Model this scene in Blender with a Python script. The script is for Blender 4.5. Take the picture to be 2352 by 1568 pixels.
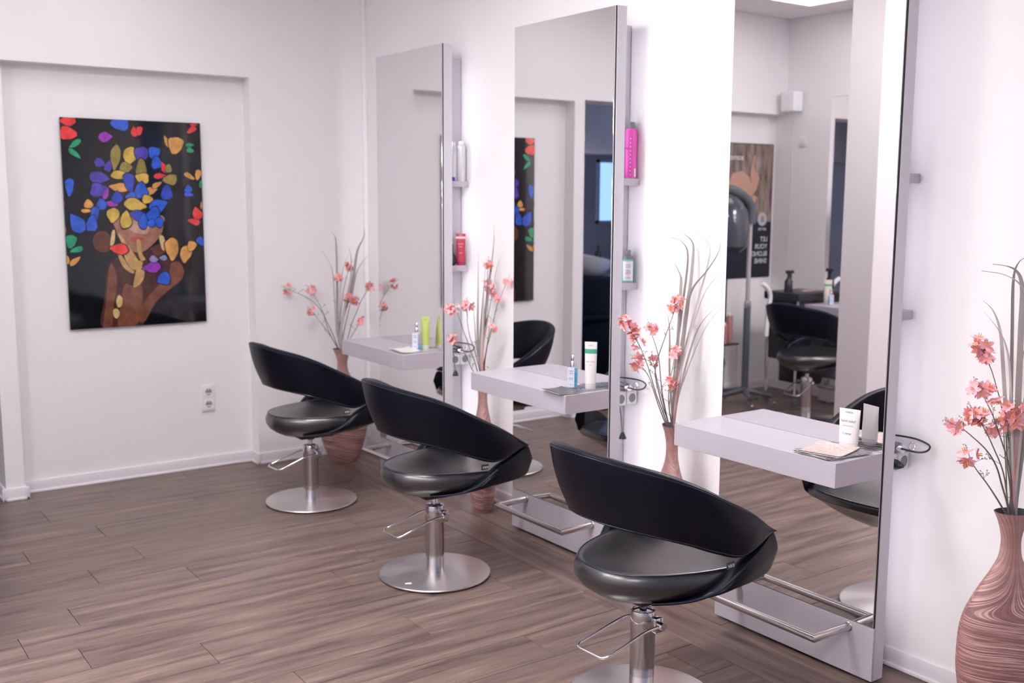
import bpy, bmesh, math, random
from mathutils import Vector, Matrix, noise
R = math.radians
sc = bpy.context.scene
for o in list(bpy.data.objects): bpy.data.objects.remove(o)
COL = sc.collection

# ------------------------------------------------------------------ camera
CAM = Vector((-2.8415, 0.0, 1.57))
FW = Vector((0.5733455, 0.80801896, -0.13557394))
RT = Vector((0.815945, -0.57810666, 0.00514296))
UP = Vector((0.07422059, 0.11356957, 0.99075388))
FPX = 2425.19
cd = bpy.data.cameras.new('camera'); cam = bpy.data.objects.new('camera', cd); COL.objects.link(cam)
m = Matrix((( RT.x, UP.x, -FW.x, CAM.x), (RT.y, UP.y, -FW.y, CAM.y), (RT.z, UP.z, -FW.z, CAM.z), (0, 0, 0, 1)))
cam.matrix_world = m
cd.sensor_width = 36.0; cd.lens = FPX / 2352 * 36.0; cd.clip_start = .05; cd.clip_end = 100
cd.dof.use_dof = True; cd.dof.focus_distance = 3.3; cd.dof.aperture_fstop = 3.2
sc.camera = cam
# ------------------------------------------------------------------ view + world (daylight behind the shop windows)
sc.view_settings.view_transform = 'Standard'; sc.view_settings.look = 'None'
sc.view_settings.gamma = 1.0; sc.view_settings.use_curve_mapping = False
sc.view_settings.exposure = 0.72
w = bpy.data.worlds.new('world'); sc.world = w; w.use_nodes = True
bg = w.node_tree.nodes['Background']; bg.inputs[0].default_value = (0.42, 0.56, 1.0, 1); bg.inputs[1].default_value = 2.2
sc.cycles.max_bounces = 10; sc.cycles.diffuse_bounces = 5; sc.cycles.glossy_bounces = 6
sc.cycles.caustics_reflective = True; sc.cycles.caustics_refractive = False
sc.cycles.sample_clamp_indirect = 8.0
PANEL_POWER = 28.0       # ceiling light panels (emission)
STRIP_POWER = 7.5      # light strips behind the mirrors

def at(px, py, depth):
    """point seen at pixel (px,py) at a given depth in front of the camera"""
    d = FW + RT * ((px - 1176) / FPX) - UP * ((py - 784) / FPX)
    return CAM + d * depth
def hit(px, py, ax, val):
    d = FW + RT * ((px - 1176) / FPX) - UP * ((py - 784) / FPX)
    return CAM + d * ((val - CAM[ax]) / d[ax])
def depth_of(P): return (Vector(P) - CAM).dot(FW)

# ------------------------------------------------------------------ materials
def mat(name, col, rough=.5, metal=0., coat=0., emit=None, estr=0., spec=.5, trans=0., alpha=1., sheen=0.):
    M = bpy.data.materials.new(name); M.use_nodes = True
    b = M.node_tree.nodes['Principled BSDF']
    b.inputs['Base Color'].default_value = (*col, 1); b.inputs['Roughness'].default_value = rough
    b.inputs['Metallic'].default_value = metal; b.inputs['Coat Weight'].default_value = coat
    b.inputs['Specular IOR Level'].default_value = spec
    b.inputs['Transmission Weight'].default_value = trans; b.inputs['Alpha'].default_value = alpha
    if emit: b.inputs['Emission Color'].default_value = (*emit, 1); b.inputs['Emission Strength'].default_value = estr
    return M
def srgb(r, g, b):
    f = lambda c: (c / 255 / 12.92) if c / 255 <= .04045 else ((c / 255 + .055) / 1.055) ** 2.4
    return (f(r), f(g), f(b))
def nd(M, typ, **kw):
    n = M.node_tree.nodes.new(typ)
    for k, v in kw.items(): setattr(n, k, v)
    return n
def bump(M, scale, strength, detail=3., dist=.01, coord='Object', vec_scale=None):
    L = M.node_tree.links; b = M.node_tree.nodes['Principled BSDF']
    tc = nd(M, 'ShaderNodeTexCoord'); nz = nd(M, 'ShaderNodeTexNoise'); nz.inputs['Scale'].default_value = scale; nz.inputs['Detail'].default_value = detail
    if vec_scale:
        mp = nd(M, 'ShaderNodeMapping'); mp.inputs['Scale'].default_value = vec_scale
        L.new(tc.outputs[coord], mp.inputs['Vector']); L.new(mp.outputs[0], nz.inputs['Vector'])
    else: L.new(tc.outputs[coord], nz.inputs['Vector'])
    bp = nd(M, 'ShaderNodeBump'); bp.inputs['Strength'].default_value = strength; bp.inputs['Distance'].default_value = dist
    L.new(nz.outputs['Fac'], bp.inputs['Height']); L.new(bp.outputs[0], b.inputs['Normal'])
    return nz

M = {}
M['wall'] = mat('wall_paint', (.86, .838, .85), .75, spec=.3); bump(M['wall'], 260, .04, dist=.002)
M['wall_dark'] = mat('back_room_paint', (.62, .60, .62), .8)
M['ceiling'] = mat('ceiling_tile', (.82, .78, .81), .9); bump(M['ceiling'], 400, .1, dist=.002)
M['base'] = mat('baseboard_white', (.84, .80, .84), .4)
M['panel'] = mat('lilac_grey_laminate', (.52, .475, .53), .42); bump(M['panel'], 500, .02, dist=.001)
M['side'] = mat('pale_edge_laminate', (.64, .62, .67), .3)
M['black'] = mat('black_gap', (.01, .01, .012), .5)
M['mirror'] = mat('mirror_glass', (.86, .85, .86), .0, 1.0)
M['white'] = mat('white_plastic', (.82, .82, .84), .35)
M['ivory'] = mat('socket_white', (.80, .78, .80), .35)
M['grey'] = mat('grey_plastic', (.22, .23, .26), .4)
M['dark'] = mat('dark_plastic', (.02, .021, .026), .35)
M['led'] = mat('light_strip_glow', (1, 1, 1), .5, emit=(.98, .97, 1.0), estr=STRIP_POWER)
M['lamp'] = mat('ceiling_panel_glow', (1, 1, 1), .5, emit=(1.0, .98, .985), estr=PANEL_POWER)  # glow of the unseen panels added to light the room
M['lamp_dim'] = mat('dimmed_panel_glow', (1, 1, 1), .5, emit=(1.0, .98, .985), estr=PANEL_POWER * .105)
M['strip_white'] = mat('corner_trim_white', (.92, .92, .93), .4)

def leather(nm='black_leather', spec=.20, base=(.0030, .0036, .0095), r0=.30, r1=.46):
    m_ = mat(nm, base, .34, spec=spec)
    n = bump(m_, 420, .09, 2., .0015)
    nt = m_.node_tree; tc = nd(m_, 'ShaderNodeTexCoord'); n2 = nd(m_, 'ShaderNodeTexNoise'); n2.inputs['Scale'].default_value = 9; n2.inputs['Detail'].default_value = 4
    mr = nd(m_, 'ShaderNodeMapRange'); mr.inputs[3].default_value = r0; mr.inputs[4].default_value = r1
    nt.links.new(tc.outputs['Object'], n2.inputs['Vector']); nt.links.new(n2.outputs['Fac'], mr.inputs[0]); nt.links.new(mr.outputs[0], nt.nodes['Principled BSDF'].inputs['Roughness'])
    return m_
M['leather'] = leather(); M['seat_leather'] = leather('seat_leather', 1.0, (.010, .0095, .013), .24, .36); M['seat_leather'].node_tree.nodes['Principled BSDF'].inputs['Coat Weight'].default_value = .5; M['seat_leather'].node_tree.nodes['Principled BSDF'].inputs['Coat Roughness'].default_value = .3
M['leather2'] = mat('leather_piping', (.012, .016, .04), .3)
M['chrome'] = mat('chrome', (.80, .80, .84), .07, 1.0)
M['steel'] = mat('brushed_steel_tube', (.62, .585, .58), .26, 1.0)
M['column'] = mat('polished_column', (.56, .54, .56), .09, 1.0)
M['column2'] = mat('polished_column_bright', (.80, .78, .80), .10, 1.0)
def disc_steel():
    m_ = mat('brushed_disc_steel', (.66, .62, .62), .30, 1.0); nt = m_.node_tree; b = nt.nodes['Principled BSDF']
    t = nd(m_, 'ShaderNodeTangent'); t.direction_type = 'RADIAL'; t.axis = 'Z'
    b.inputs['Anisotropic'].default_value = .75; nt.links.new(t.outputs[0], b.inputs['Tangent'])
    return m_
M['disc'] = disc_steel()

def plank_mat():
    m_ = mat('floor_plank_oak', (.2, .13, .11), .36, spec=.5); nt = m_.node_tree; L = nt.links; b = nt.nodes['Principled BSDF']
    oi = nd(m_, 'ShaderNodeObjectInfo'); tc = nd(m_, 'ShaderNodeTexCoord')
    # offset object coordinates per plank
    mul = nd(m_, 'ShaderNodeMath', operation='MULTIPLY'); mul.inputs[1].default_value = 37.0; L.new(oi.outputs['Random'], mul.inputs[0])
    cmb = nd(m_, 'ShaderNodeCombineXYZ'); L.new(mul.outputs[0], cmb.inputs[0]); L.new(mul.outputs[0], cmb.inputs[1])
    add = nd(m_, 'ShaderNodeVectorMath', operation='ADD'); L.new(tc.outputs['Object'], add.inputs[0]); L.new(cmb.outputs[0], add.inputs[1])
    def grain(sx, sy, scale, det, dist=0.):
        mp = nd(m_, 'ShaderNodeMapping'); mp.inputs['Scale'].default_value = (sx, sy, 1); L.new(add.outputs[0], mp.inputs['Vector'])
        n = nd(m_, 'ShaderNodeTexNoise'); n.inputs['Scale'].default_value = scale; n.inputs['Detail'].default_value = det; n.inputs['Distortion'].default_value = dist
        L.new(mp.outputs[0], n.inputs['Vector']); return n
    broad = grain(1.1, 14, 1.6, 3, .6); fine = grain(3.0, 60, 3.0, 5, .3); hair = grain(6, 260, 2.0, 3)
    cr = nd(m_, 'ShaderNodeValToRGB'); e = cr.color_ramp.elements
    e[0].position = .30; e[0].color = (.075, .045, .041, 1); e[1].position = .76; e[1].color = (.350, .232, .172, 1)
    x = cr.color_ramp.elements.new(.45); x.color = (.150, .097, .084, 1)
    x = cr.color_ramp.elements.new(.60); x.color = (.215, .143, .118, 1)
    s1 = nd(m_, 'ShaderNodeMath', operation='MULTIPLY_ADD'); s1.inputs[1].default_value = .78; L.new(broad.outputs['Fac'], s1.inputs[0])
    s2 = nd(m_, 'ShaderNodeMath', operation='MULTIPLY_ADD'); s2.inputs[1].default_value = .42; L.new(fine.outputs['Fac'], s2.inputs[0])
    s3 = nd(m_, 'ShaderNodeMath', operation='MULTIPLY_ADD'); s3.inputs[1].default_value = .16; s3.inputs[2].default_value = -.18; L.new(hair.outputs['Fac'], s3.inputs[0])
    L.new(s3.outputs[0], s2.inputs[2]); L.new(s2.outputs[0], s1.inputs[2]); L.new(s1.outputs[0], cr.inputs[0])
    hsv = nd(m_, 'ShaderNodeHueSaturation'); mr = nd(m_, 'ShaderNodeMapRange'); mr.inputs[3].default_value = .93; mr.inputs[4].default_value = 1.06
    L.new(oi.outputs['Random'], mr.inputs[0]); L.new(mr.outputs[0], hsv.inputs['Value']); L.new(cr.outputs[0], hsv.inputs['Color']); hsv.inputs['Saturation'].default_value = .92
    L.new(hsv.outputs[0], b.inputs['Base Color'])
    bp = nd(m_, 'ShaderNodeBump'); bp.inputs['Strength'].default_value = .12; bp.inputs['Distance'].default_value = .002
    L.new(fine.outputs['Fac'], bp.inputs['Height']); L.new(bp.outputs[0], b.inputs['Normal'])
    rr = nd(m_, 'ShaderNodeMapRange'); rr.inputs[3].default_value = .30; rr.inputs[4].default_value = .48; L.new(broad.outputs['Fac'], rr.inputs[0]); L.new(rr.outputs[0], b.inputs['Roughness'])
    return m_
M['plank'] = plank_mat()
M['subfloor'] = mat('floor_joint_dark', (.05, .035, .032), .7)

def vase_mat():
    m_ = mat('copper_rose_resin', (.42, .21, .17), .42); nt = m_.node_tree; L = nt.links; b = nt.nodes['Principled BSDF']
    tc = nd(m_, 'ShaderNodeTexCoord'); sep = nd(m_, 'ShaderNodeSeparateXYZ'); L.new(tc.outputs['Object'], sep.inputs[0])
    # swirling height lines: z + slanted term that grows towards the neck
    gr = nd(m_, 'ShaderNodeMath', operation='ARCTAN2'); L.new(sep.outputs[1], gr.inputs[0]); L.new(sep.outputs[0], gr.inputs[1])
    mr = nd(m_, 'ShaderNodeMapRange'); mr.interpolation_type = 'SMOOTHSTEP'; mr.inputs[1].default_value = .36; mr.inputs[2].default_value = .62; mr.inputs[3].default_value = .012; mr.inputs[4].default_value = .16
    L.new(sep.outputs[2], mr.inputs[0])
    ml = nd(m_, 'ShaderNodeMath', operation='MULTIPLY'); L.new(gr.outputs[0], ml.inputs[0]); L.new(mr.outputs[0], ml.inputs[1])
    nz = nd(m_, 'ShaderNodeTexNoise'); nz.inputs['Scale'].default_value = 5.0; nz.inputs['Detail'].default_value = 1.; L.new(tc.outputs['Object'], nz.inputs['Vector'])
    nm = nd(m_, 'ShaderNodeMath', operation='MULTIPLY'); nm.inputs[1].default_value = .022; L.new(nz.outputs['Fac'], nm.inputs[0])
    a1 = nd(m_, 'ShaderNodeMath', operation='ADD'); L.new(sep.outputs[2], a1.inputs[0]); L.new(ml.outputs[0], a1.inputs[1])
    a2 = nd(m_, 'ShaderNodeMath', operation='ADD'); L.new(a1.outputs[0], a2.inputs[0]); L.new(nm.outputs[0], a2.inputs[1])
    cmb = nd(m_, 'ShaderNodeCombineXYZ'); zz = nd(m_, 'ShaderNodeMath', operation='MULTIPLY'); zz.inputs[1].default_value = 520.0; L.new(a2.outputs[0], zz.inputs[0])
    xx = nd(m_, 'ShaderNodeMath', operation='MULTIPLY'); xx.inputs[1].default_value = 6.0; L.new(sep.outputs[0], xx.inputs[0]); yy = nd(m_, 'ShaderNodeMath', operation='MULTIPLY'); yy.inputs[1].default_value = 6.0; L.new(sep.outputs[1], yy.inputs[0])
    L.new(xx.outputs[0], cmb.inputs[0]); L.new(yy.outputs[0], cmb.inputs[1]); L.new(zz.outputs[0], cmb.inputs[2])
    m2 = nd(m_, 'ShaderNodeTexNoise'); m2.inputs['Scale'].default_value = 1.0; m2.inputs['Detail'].default_value = 1.5; L.new(cmb.outputs[0], m2.inputs['Vector'])
    cr = nd(m_, 'ShaderNodeValToRGB'); e = cr.color_ramp.elements; e[0].position = .44; e[0].color = (.25, .115, .115, 1); e[1].position = .62; e[1].color = (.66, .42, .38, 1)
    x = cr.color_ramp.elements.new(.53); x.color = (.35, .17, .16, 1)
    L.new(m2.outputs['Fac'], cr.inputs[0])
    n3 = nd(m_, 'ShaderNodeTexNoise'); n3.inputs['Scale'].default_value = 14; mp = nd(m_, 'ShaderNodeMapping'); mp.inputs['Scale'].default_value = (1, 1, 5); L.new(tc.outputs['Object'], mp.inputs[0]); L.new(mp.outputs[0], n3.inputs['Vector'])
    mx = nd(m_, 'ShaderNodeHueSaturation'); m3 = nd(m_, 'ShaderNodeMapRange'); m3.inputs[3].default_value = .78; m3.inputs[4].default_value = 1.28; L.new(n3.outputs['Fac'], m3.inputs[0]); L.new(m3.outputs[0], mx.inputs['Value'])
    L.new(cr.outputs[0], mx.inputs['Color']); L.new(mx.outputs[0], b.inputs['Base Color'])
    bp = nd(m_, 'ShaderNodeBump'); bp.inputs['Strength'].default_value = .5; bp.inputs['Distance'].default_value = .0012; L.new(m2.outputs[0], bp.inputs['Height']); L.new(bp.outputs[0], b.inputs['Normal'])
    return m_
M['vase'] = vase_mat()
M['vase_in'] = mat('vase_inside_dark', (.05, .04, .06), .6)
M['petal'] = mat('petal_pink', (.86, .30, .32), .6)
_b = M['petal'].node_tree.nodes['Principled BSDF']; _b.inputs['Subsurface Weight'].default_value = .0
def petal_mat():
    m_ = M['petal']; nt = m_.node_tree; tc = nd(m_, 'ShaderNodeTexCoord'); n = nd(m_, 'ShaderNodeTexNoise'); n.inputs['Scale'].default_value = 70
    cr = nd(m_, 'ShaderNodeValToRGB'); e = cr.color_ramp.elements; e[0].position = .36; e[0].color = (.93, .36, .37, 1); e[1].position = .62; e[1].color = (.96, .60, .64, 1)
    nt.links.new(tc.outputs['Object'], n.inputs['Vector']); nt.links.new(n.outputs['Fac'], cr.inputs[0]); nt.links.new(cr.outputs[0], nt.nodes['Principled BSDF'].inputs['Base Color'])
petal_mat()
M['petal_white'] = mat('petal_white', (.88, .82, .82), .6)  # overexposed pink petals, the glare put into a white colour
M['pollen'] = mat('petal_centre_orange', (.86, .36, .10), .6)
M['stem'] = mat('stem_dark', (.12, .10, .09), .6)
M['bud'] = mat('bud_green', (.34, .35, .25), .6)
M['blade'] = mat('dried_grass_taupe', (.33, .29, .28), .6)
M['blade2'] = mat('dried_grass_pale', (.47, .42, .41), .6)
M['reed'] = mat('reed_pink', (.62, .27, .29), .5)
M['paper_white'] = mat('paper_white', (.84, .82, .80), .5)
M['paper_dark'] = mat('magazine_grey', (.12, .115, .125), .35)
M['label_blue'] = mat('label_pale', (.70, .72, .84), .4)
M['liquid'] = mat('liquid_blue', (.10, .48, .75), .12, spec=.6)
def clearmat(name, tint, mixf):
    m_ = bpy.data.materials.new(name); m_.use_nodes = True; nt = m_.node_tree; nt.nodes.remove(nt.nodes['Principled BSDF'])
    out = [n for n in nt.nodes if n.type == 'OUTPUT_MATERIAL'][0]
    t = nt.nodes.new('ShaderNodeBsdfTransparent'); t.inputs[0].default_value = (*tint, 1)
    g = nt.nodes.new('ShaderNodeBsdfGlossy'); g.inputs['Roughness'].default_value = .04; g.inputs['Color'].default_value = (.9, .92, .95, 1)
    x = nt.nodes.new('ShaderNodeMixShader'); x.inputs[0].default_value = mixf
    nt.links.new(t.outputs[0], x.inputs[1]); nt.links.new(g.outputs[0], x.inputs[2]); nt.links.new(x.outputs[0], out.inputs[0]); return m_
M['clear'] = clearmat('clear_plastic', (.93, .95, .97), .14)
M['pane'] = clearmat('window_glass', (.95, .96, .98), .08)

# ------------------------------------------------------------------ mesh helpers
class MB:
    def __init__(s): s.v = []; s.f = []; s.mi = []; s.sm = []
    def add(s, vs, fs, smooth=False, mi=0):
        b = len(s.v); s.v += [tuple(p) for p in vs]
        for f in fs: s.f.append(tuple(b + i for i in f)); s.mi.append(mi); s.sm.append(smooth)
        return s
    def box(s, x0, x1, y0, y1, z0, z1, bev=0., seg=2, mi=0, rot=None):
        bm = bmesh.new(); bmesh.ops.create_cube(bm, size=1)
        for v in bm.verts: v.co = Vector((x0 + (v.co.x + .5) * (x1 - x0), y0 + (v.co.y + .5) * (y1 - y0), z0 + (v.co.z + .5) * (z1 - z0)))
        if bev: bmesh.ops.bevel(bm, geom=list(bm.edges), offset=bev, segments=seg, profile=.5, affect='EDGES')
        if rot: bmesh.ops.transform(bm, matrix=rot, verts=bm.verts)
        bm.verts.index_update(); s.add([v.co for v in bm.verts], [[v.index for v in f.verts] for f in bm.faces], False, mi); bm.free(); return s
    def ring_loft(s, rings, cap0=True, cap1=True, smooth=True, mi=0, closed=True):
        n = len(rings[0]); b = len(s.v)
        for r in rings: s.v += [tuple(p) for p in r]
        for i in range(len(rings) - 1):
            for j in range(n if closed else n - 1):
                k = (j + 1) % n
                s.f.append((b + i * n + j, b + i * n + k, b + (i + 1) * n + k, b + (i + 1) * n + j)); s.mi.append(mi); s.sm.append(smooth)
        if cap0: s.f.append(tuple(b + j for j in reversed(range(n)))); s.mi.append(mi); s.sm.append(False)
        if cap1: s.f.append(tuple(b + (len(rings) - 1) * n + j for j in range(n))); s.mi.append(mi); s.sm.append(False)
        return s
    def lathe(s, prof, c=(0, 0, 0), n=32, mi=0, ax=1., ay=1., cap0=True, cap1=True, axis='z'):
        rings = []
        for r, z in prof:
            ring = []
            for i in range(n):
                a = 2 * math.pi * i / n; x, y = r * ax * math.cos(a), r * ay * math.sin(a)
                p = (x, y, z) if axis == 'z' else ((z, x, y) if axis == 'x' else (y, z, x))
                ring.append((c[0] + p[0], c[1] + p[1], c[2] + p[2]))
            rings.append(ring)
        return s.ring_loft(rings, cap0, cap1, True, mi)
    def tube(s, pts, r, n=10, mi=0, smooth=True, cap=True, up=None):
        pts = [Vector(p) for p in pts]; rr = r if isinstance(r, (list, tuple)) else [r] * len(pts)
        rings = []; prev = None
        for i, p in enumerate(pts):
            t = (pts[min(i + 1, len(pts) - 1)] - pts[max(i - 1, 0)]).normalized()
            if prev is None:
                u = t.cross(Vector((0, 0, 1)) if abs(t.z) < .9 else Vector((1, 0, 0))).normalized()
            else:
                u = (prev - t * prev.dot(t)).normalized()
            prev = u; w_ = t.cross(u)
            rings.append([p + (u * math.cos(2 * math.pi * j / n) + w_ * math.sin(2 * math.pi * j / n)) * rr[i] for j in range(n)])
        return s.ring_loft(rings, cap, cap, smooth, mi)
    def build(s, name, mats, parent=None, loc=None, smooth=None, autosm=True):
        me = bpy.data.meshes.new(name); me.from_pydata(s.v, [], s.f); me.update()
        mats = mats if isinstance(mats, (list, tuple)) else [mats]
        for q in mats: me.materials.append(q)
        me.polygons.foreach_set('material_index', s.mi); me.polygons.foreach_set('use_smooth', s.sm)
        bm = bmesh.new(); bm.from_mesh(me); bmesh.ops.remove_doubles(bm, verts=bm.verts, dist=1e-6); bmesh.ops.recalc_face_normals(bm, faces=bm.faces); bm.to_mesh(me); bm.free()
        me.set_sharp_from_angle(angle=R(38))
        o = bpy.data.objects.new(name, me); COL.objects.link(o)
        if parent is not None: o.parent = parent
        if loc is not None: o.location = loc
        return o
def thing(name, label, cat, loc=(0, 0, 0), rz=0., group=None):
    o = bpy.data.objects.new(name, None); o.empty_display_size = .1; COL.objects.link(o)
    o.location = loc; o.rotation_euler = (0, 0, rz); o['label'] = label; o['category'] = cat
    if group: o['group'] = group
    return o
def tag(o, label, cat, group=None):
    o['label'] = label; o['category'] = cat
    if group: o['group'] = group
    return o
def struct(o): o['kind'] = 'structure'; return o
def copy_tree(o, parent=None):
    c = o.copy(); COL.objects.link(c)
    if parent: c.parent = parent
    for ch in list(o.children): copy_tree(ch, c)
    return c
def spline(P, n=8):
    P = [Vector(p) for p in P]; out = []
    for i in range(len(P) - 1):
        p0 = P[max(i - 1, 0)]; p1 = P[i]; p2 = P[i + 1]; p3 = P[min(i + 2, len(P) - 1)]
        for k in range(n):
            t = k / n
            out.append(.5 * ((2 * p1) + (p2 - p0) * t + (2 * p0 - 5 * p1 + 4 * p2 - p3) * t * t + (3 * p1 - p0 - 3 * p2 + p3) * t ** 3))
    out.append(P[-1]); return out
def fillet(P, r, n=6):
    """polyline with rounded corners"""
    P = [Vector(p) for p in P]; out = [P[0]]
    for i in range(1, len(P) - 1):
        a = (P[i - 1] - P[i]); b = (P[i + 1] - P[i]); d = min(r, a.length * .45, b.length * .45)
        A = P[i] + a.normalized() * d; B = P[i] + b.normalized() * d
        for k in range(n + 1):
            t = k / n; out.append(A * (1 - t) ** 2 + P[i] * 2 * t * (1 - t) + B * t * t)
    out.append(P[-1]); return out
def text(name, s, size, mtx, mt, parent=None, ext=.0003, align='CENTER', sx=1.):
    cu = bpy.data.curves.new(name, 'FONT'); cu.body = s; cu.size = size; cu.extrude = ext; cu.align_x = align; cu.resolution_u = 3
    tmp = bpy.data.objects.new('tmp', cu); COL.objects.link(tmp)
    dg = bpy.context.evaluated_depsgraph_get(); me = bpy.data.meshes.new_from_object(tmp.evaluated_get(dg))
    bpy.data.objects.remove(tmp)
    me.transform(mtx @ Matrix.Diagonal((sx, 1, 1, 1))); me.materials.clear(); me.materials.append(mt)
    o = bpy.data.objects.new(name, me); COL.objects.link(o)
    if parent: o.parent = parent
    return o

# ================================================================== ROOM
YB = 5.8213; NB = 5.924; XW = 0.19; XL = -4.0; YF = -2.6; ZC = 2.984
NX0, NX1, NZ = -1.8141, -0.5336, 2.2282          # picture niche
# back wall with two niches and a doorway
b = MB()
b.box(NX1, XW + .2, YB, 6.1, 0, ZC + .1)
b.box(NX0, NX1, NB, 6.1, 0, NZ); b.box(NX0, NX1, YB, 6.1, NZ, ZC + .1)
b.box(-1.905, NX0, YB, 6.1, 0, ZC + .1)
b.box(-3.0, -1.905, YB, 6.1, 2.24, ZC + .1)
b.box(-3.08, -3.0, YB, 6.1, 0, ZC + .1)
b.box(XL, -3.08, NB, 6.1, 0, 2.236); b.box(XL - .1, -3.08, YB, 6.1, 2.236, ZC + .1)
struct(b.build('wall_back', M['wall']))
b = MB(); b.box(XW, XW + .15, YF, YB, 0, ZC + .1); struct(b.build('wall_right', M['wall']))
b = MB(); b.box(XL - .15, XL, YF, 6.1, 0, ZC + .1); struct(b.build('wall_left', M['wall']))
# shop front with two large windows
b = MB(); b.box(XL - .15, XW + .15, YF - .2, YF, 0, .12); b.box(XL - .15, XW + .15, YF - .2, YF, 2.55, ZC + .1)
for x0, x1 in ((XL - .15, -3.7), (-2.15, -1.95), (-.25, XW + .15)): b.box(x0, x1, YF - .2, YF, .12, 2.55)
struct(b.build('wall_front', M['wall']))
for i, (x0, x1) in enumerate(((-3.7, -2.15), (-1.95, -.25))):
    W = bpy.data.objects.new('window_%d' % (i + 1), None); COL.objects.link(W); W.location = ((x0 + x1) / 2, YF - .1, .12); struct(W)
    hw = (x1 - x0) / 2; f = MB()
    for a0, a1, c0, c1 in ((-hw, -hw + .06, 0, 2.43), (hw - .06, hw, 0, 2.43), (-hw, hw, 0, .06), (-hw, hw, 2.37, 2.43), (-.03, .03, 0, 2.43)):
        f.box(a0, a1, -.03, .03, c0, c1)
    f.build('window_frame', M['grey'], W)
    MB().box(-hw + .05, hw - .05, -.004, .004, .05, 2.38).build('pane', M['pane'], W)
# pillar
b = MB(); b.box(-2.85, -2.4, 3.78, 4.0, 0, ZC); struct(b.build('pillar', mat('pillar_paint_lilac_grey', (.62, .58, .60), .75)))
# back room behind the doorway
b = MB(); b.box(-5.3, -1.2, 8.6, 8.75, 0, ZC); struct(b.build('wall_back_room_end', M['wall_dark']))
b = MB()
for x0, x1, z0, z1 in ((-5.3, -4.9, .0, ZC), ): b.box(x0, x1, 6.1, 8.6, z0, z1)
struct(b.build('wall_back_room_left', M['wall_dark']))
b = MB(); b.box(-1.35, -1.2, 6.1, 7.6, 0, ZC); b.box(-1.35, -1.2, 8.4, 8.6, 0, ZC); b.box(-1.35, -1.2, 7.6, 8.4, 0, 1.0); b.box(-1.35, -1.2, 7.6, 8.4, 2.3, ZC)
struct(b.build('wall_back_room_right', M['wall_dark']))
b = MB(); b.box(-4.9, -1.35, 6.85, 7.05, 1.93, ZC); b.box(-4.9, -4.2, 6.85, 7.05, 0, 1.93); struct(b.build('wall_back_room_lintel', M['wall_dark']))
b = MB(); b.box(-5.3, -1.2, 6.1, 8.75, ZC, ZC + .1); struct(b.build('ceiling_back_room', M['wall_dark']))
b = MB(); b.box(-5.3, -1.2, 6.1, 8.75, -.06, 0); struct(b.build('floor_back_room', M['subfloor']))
W = bpy.data.objects.new('window_3', None); COL.objects.link(W); W.location = (-4.55, 8.598, 1.3); struct(W)
f = MB()
for a0, a1, c0, c1 in ((-.22, -.19, 0, .66), (.19, .22, 0, .66), (-.22, .22, 0, .03), (-.22, .22, .63, .66)): f.box(a0, a1, -.03, 0, c0, c1)
f.build('window_frame', M['white'], W)
MB().box(-.19, .19, -.012, -.004, .03, .63).build('pane', mat('bright_daylight_pane', (.3, .5, .9), .3, emit=(.30, .52, 1.0), estr=1.0), W)

# street outside the shop window
struct(MB().box(-16, 14, -11.2, -11, 0, 7).build('wall_street_facade', mat('facade_grey', (.20, .19, .20), .8)))
struct(MB().box(-16, 14, -11, YF - .2, -.12, -.02).build('floor_pavement', mat('pavement_grey', (.16, .16, .17), .8)))
# ceiling: tile grid with light panels
CG = .625; CX0 = -3.65; CY0 = 5.345
MB().box(XL - .1, XW + .1, YF - .1, 6.1, ZC + .02, ZC + .1)
ceil = struct(MB().box(XL - .1, XW + .1, YF - .1, 6.1, ZC + .025, ZC + .1).build('ceiling', M['ceiling']))
lit = {(i, j) for i in (0, 3) for j in (0, -3, -5, -8)} - {(3, -5), (3, -8)} | {(2, -1)}  # all but the picture-wall row are unseen panels added to light the walls
tile_me = None
for i in range(-1, 7):
    for j in range(-13, 2):
        x0 = CX0 + i * CG; y0 = CY0 + (j - 1) * CG
        a0, a1 = max(x0, XL), min(x0 + CG, XW); c0, c1 = max(y0, YF), min(y0 + CG, YB)
        if a1 - a0 < .03 or c1 - c0 < .03 or (i, j) in lit: continue
        full = (a1 - a0 > CG - .01) and (c1 - c0 > CG - .01)
        if full and tile_me:
            o = bpy.data.objects.new('ceiling_tile', tile_me); COL.objects.link(o); o.parent = ceil; o.location = (x0, y0, ZC)
        else:
            o = MB().box(.004, a1 - a0 - .004, .004, c1 - c0 - .004, 0, .024, .002, 1).build('ceiling_tile', M['ceiling'], ceil, (a0, c0, ZC))
            if full: tile_me = o.data
PW = {4: 'on the mirror side', 2: 'in the centre', 0: 'on the left side', 3: 'over the middle'}
PJ = {-1: 'between the farthest chair and the pillar', 0: 'nearest the picture wall', -3: 'beside the pillar', -5: 'between the pillar and the viewer', -8: 'nearest the shop window'}
for i, j in sorted(lit):
    x0 = CX0 + i * CG; y0 = CY0 + (j - 1) * CG
    t = thing('ceiling_light', 'square glowing ceiling panel %s, %s' % (PW[i], PJ[j]), 'ceiling light', (x0 + CG / 2, y0 + CG / 2, ZC), group='glowing square ceiling panels')
    h = CG / 2; f = MB()
    for a in ((-h + .003, h - .003, -h + .003, -h + .02), (-h + .003, h - .003, h - .02, h - .003), (-h + .003, -h + .02, -h + .02, h - .02), (h - .02, h - .003, -h + .02, h - .02)): f.box(*a, -.004, .024)
    f.build('frame', M['white'], t); MB().box(-h + .02, h - .02, -h + .02, h - .02, .002, .02).build('diffuser', M['lamp_dim' if j >= -1 else 'lamp'], t)

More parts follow.
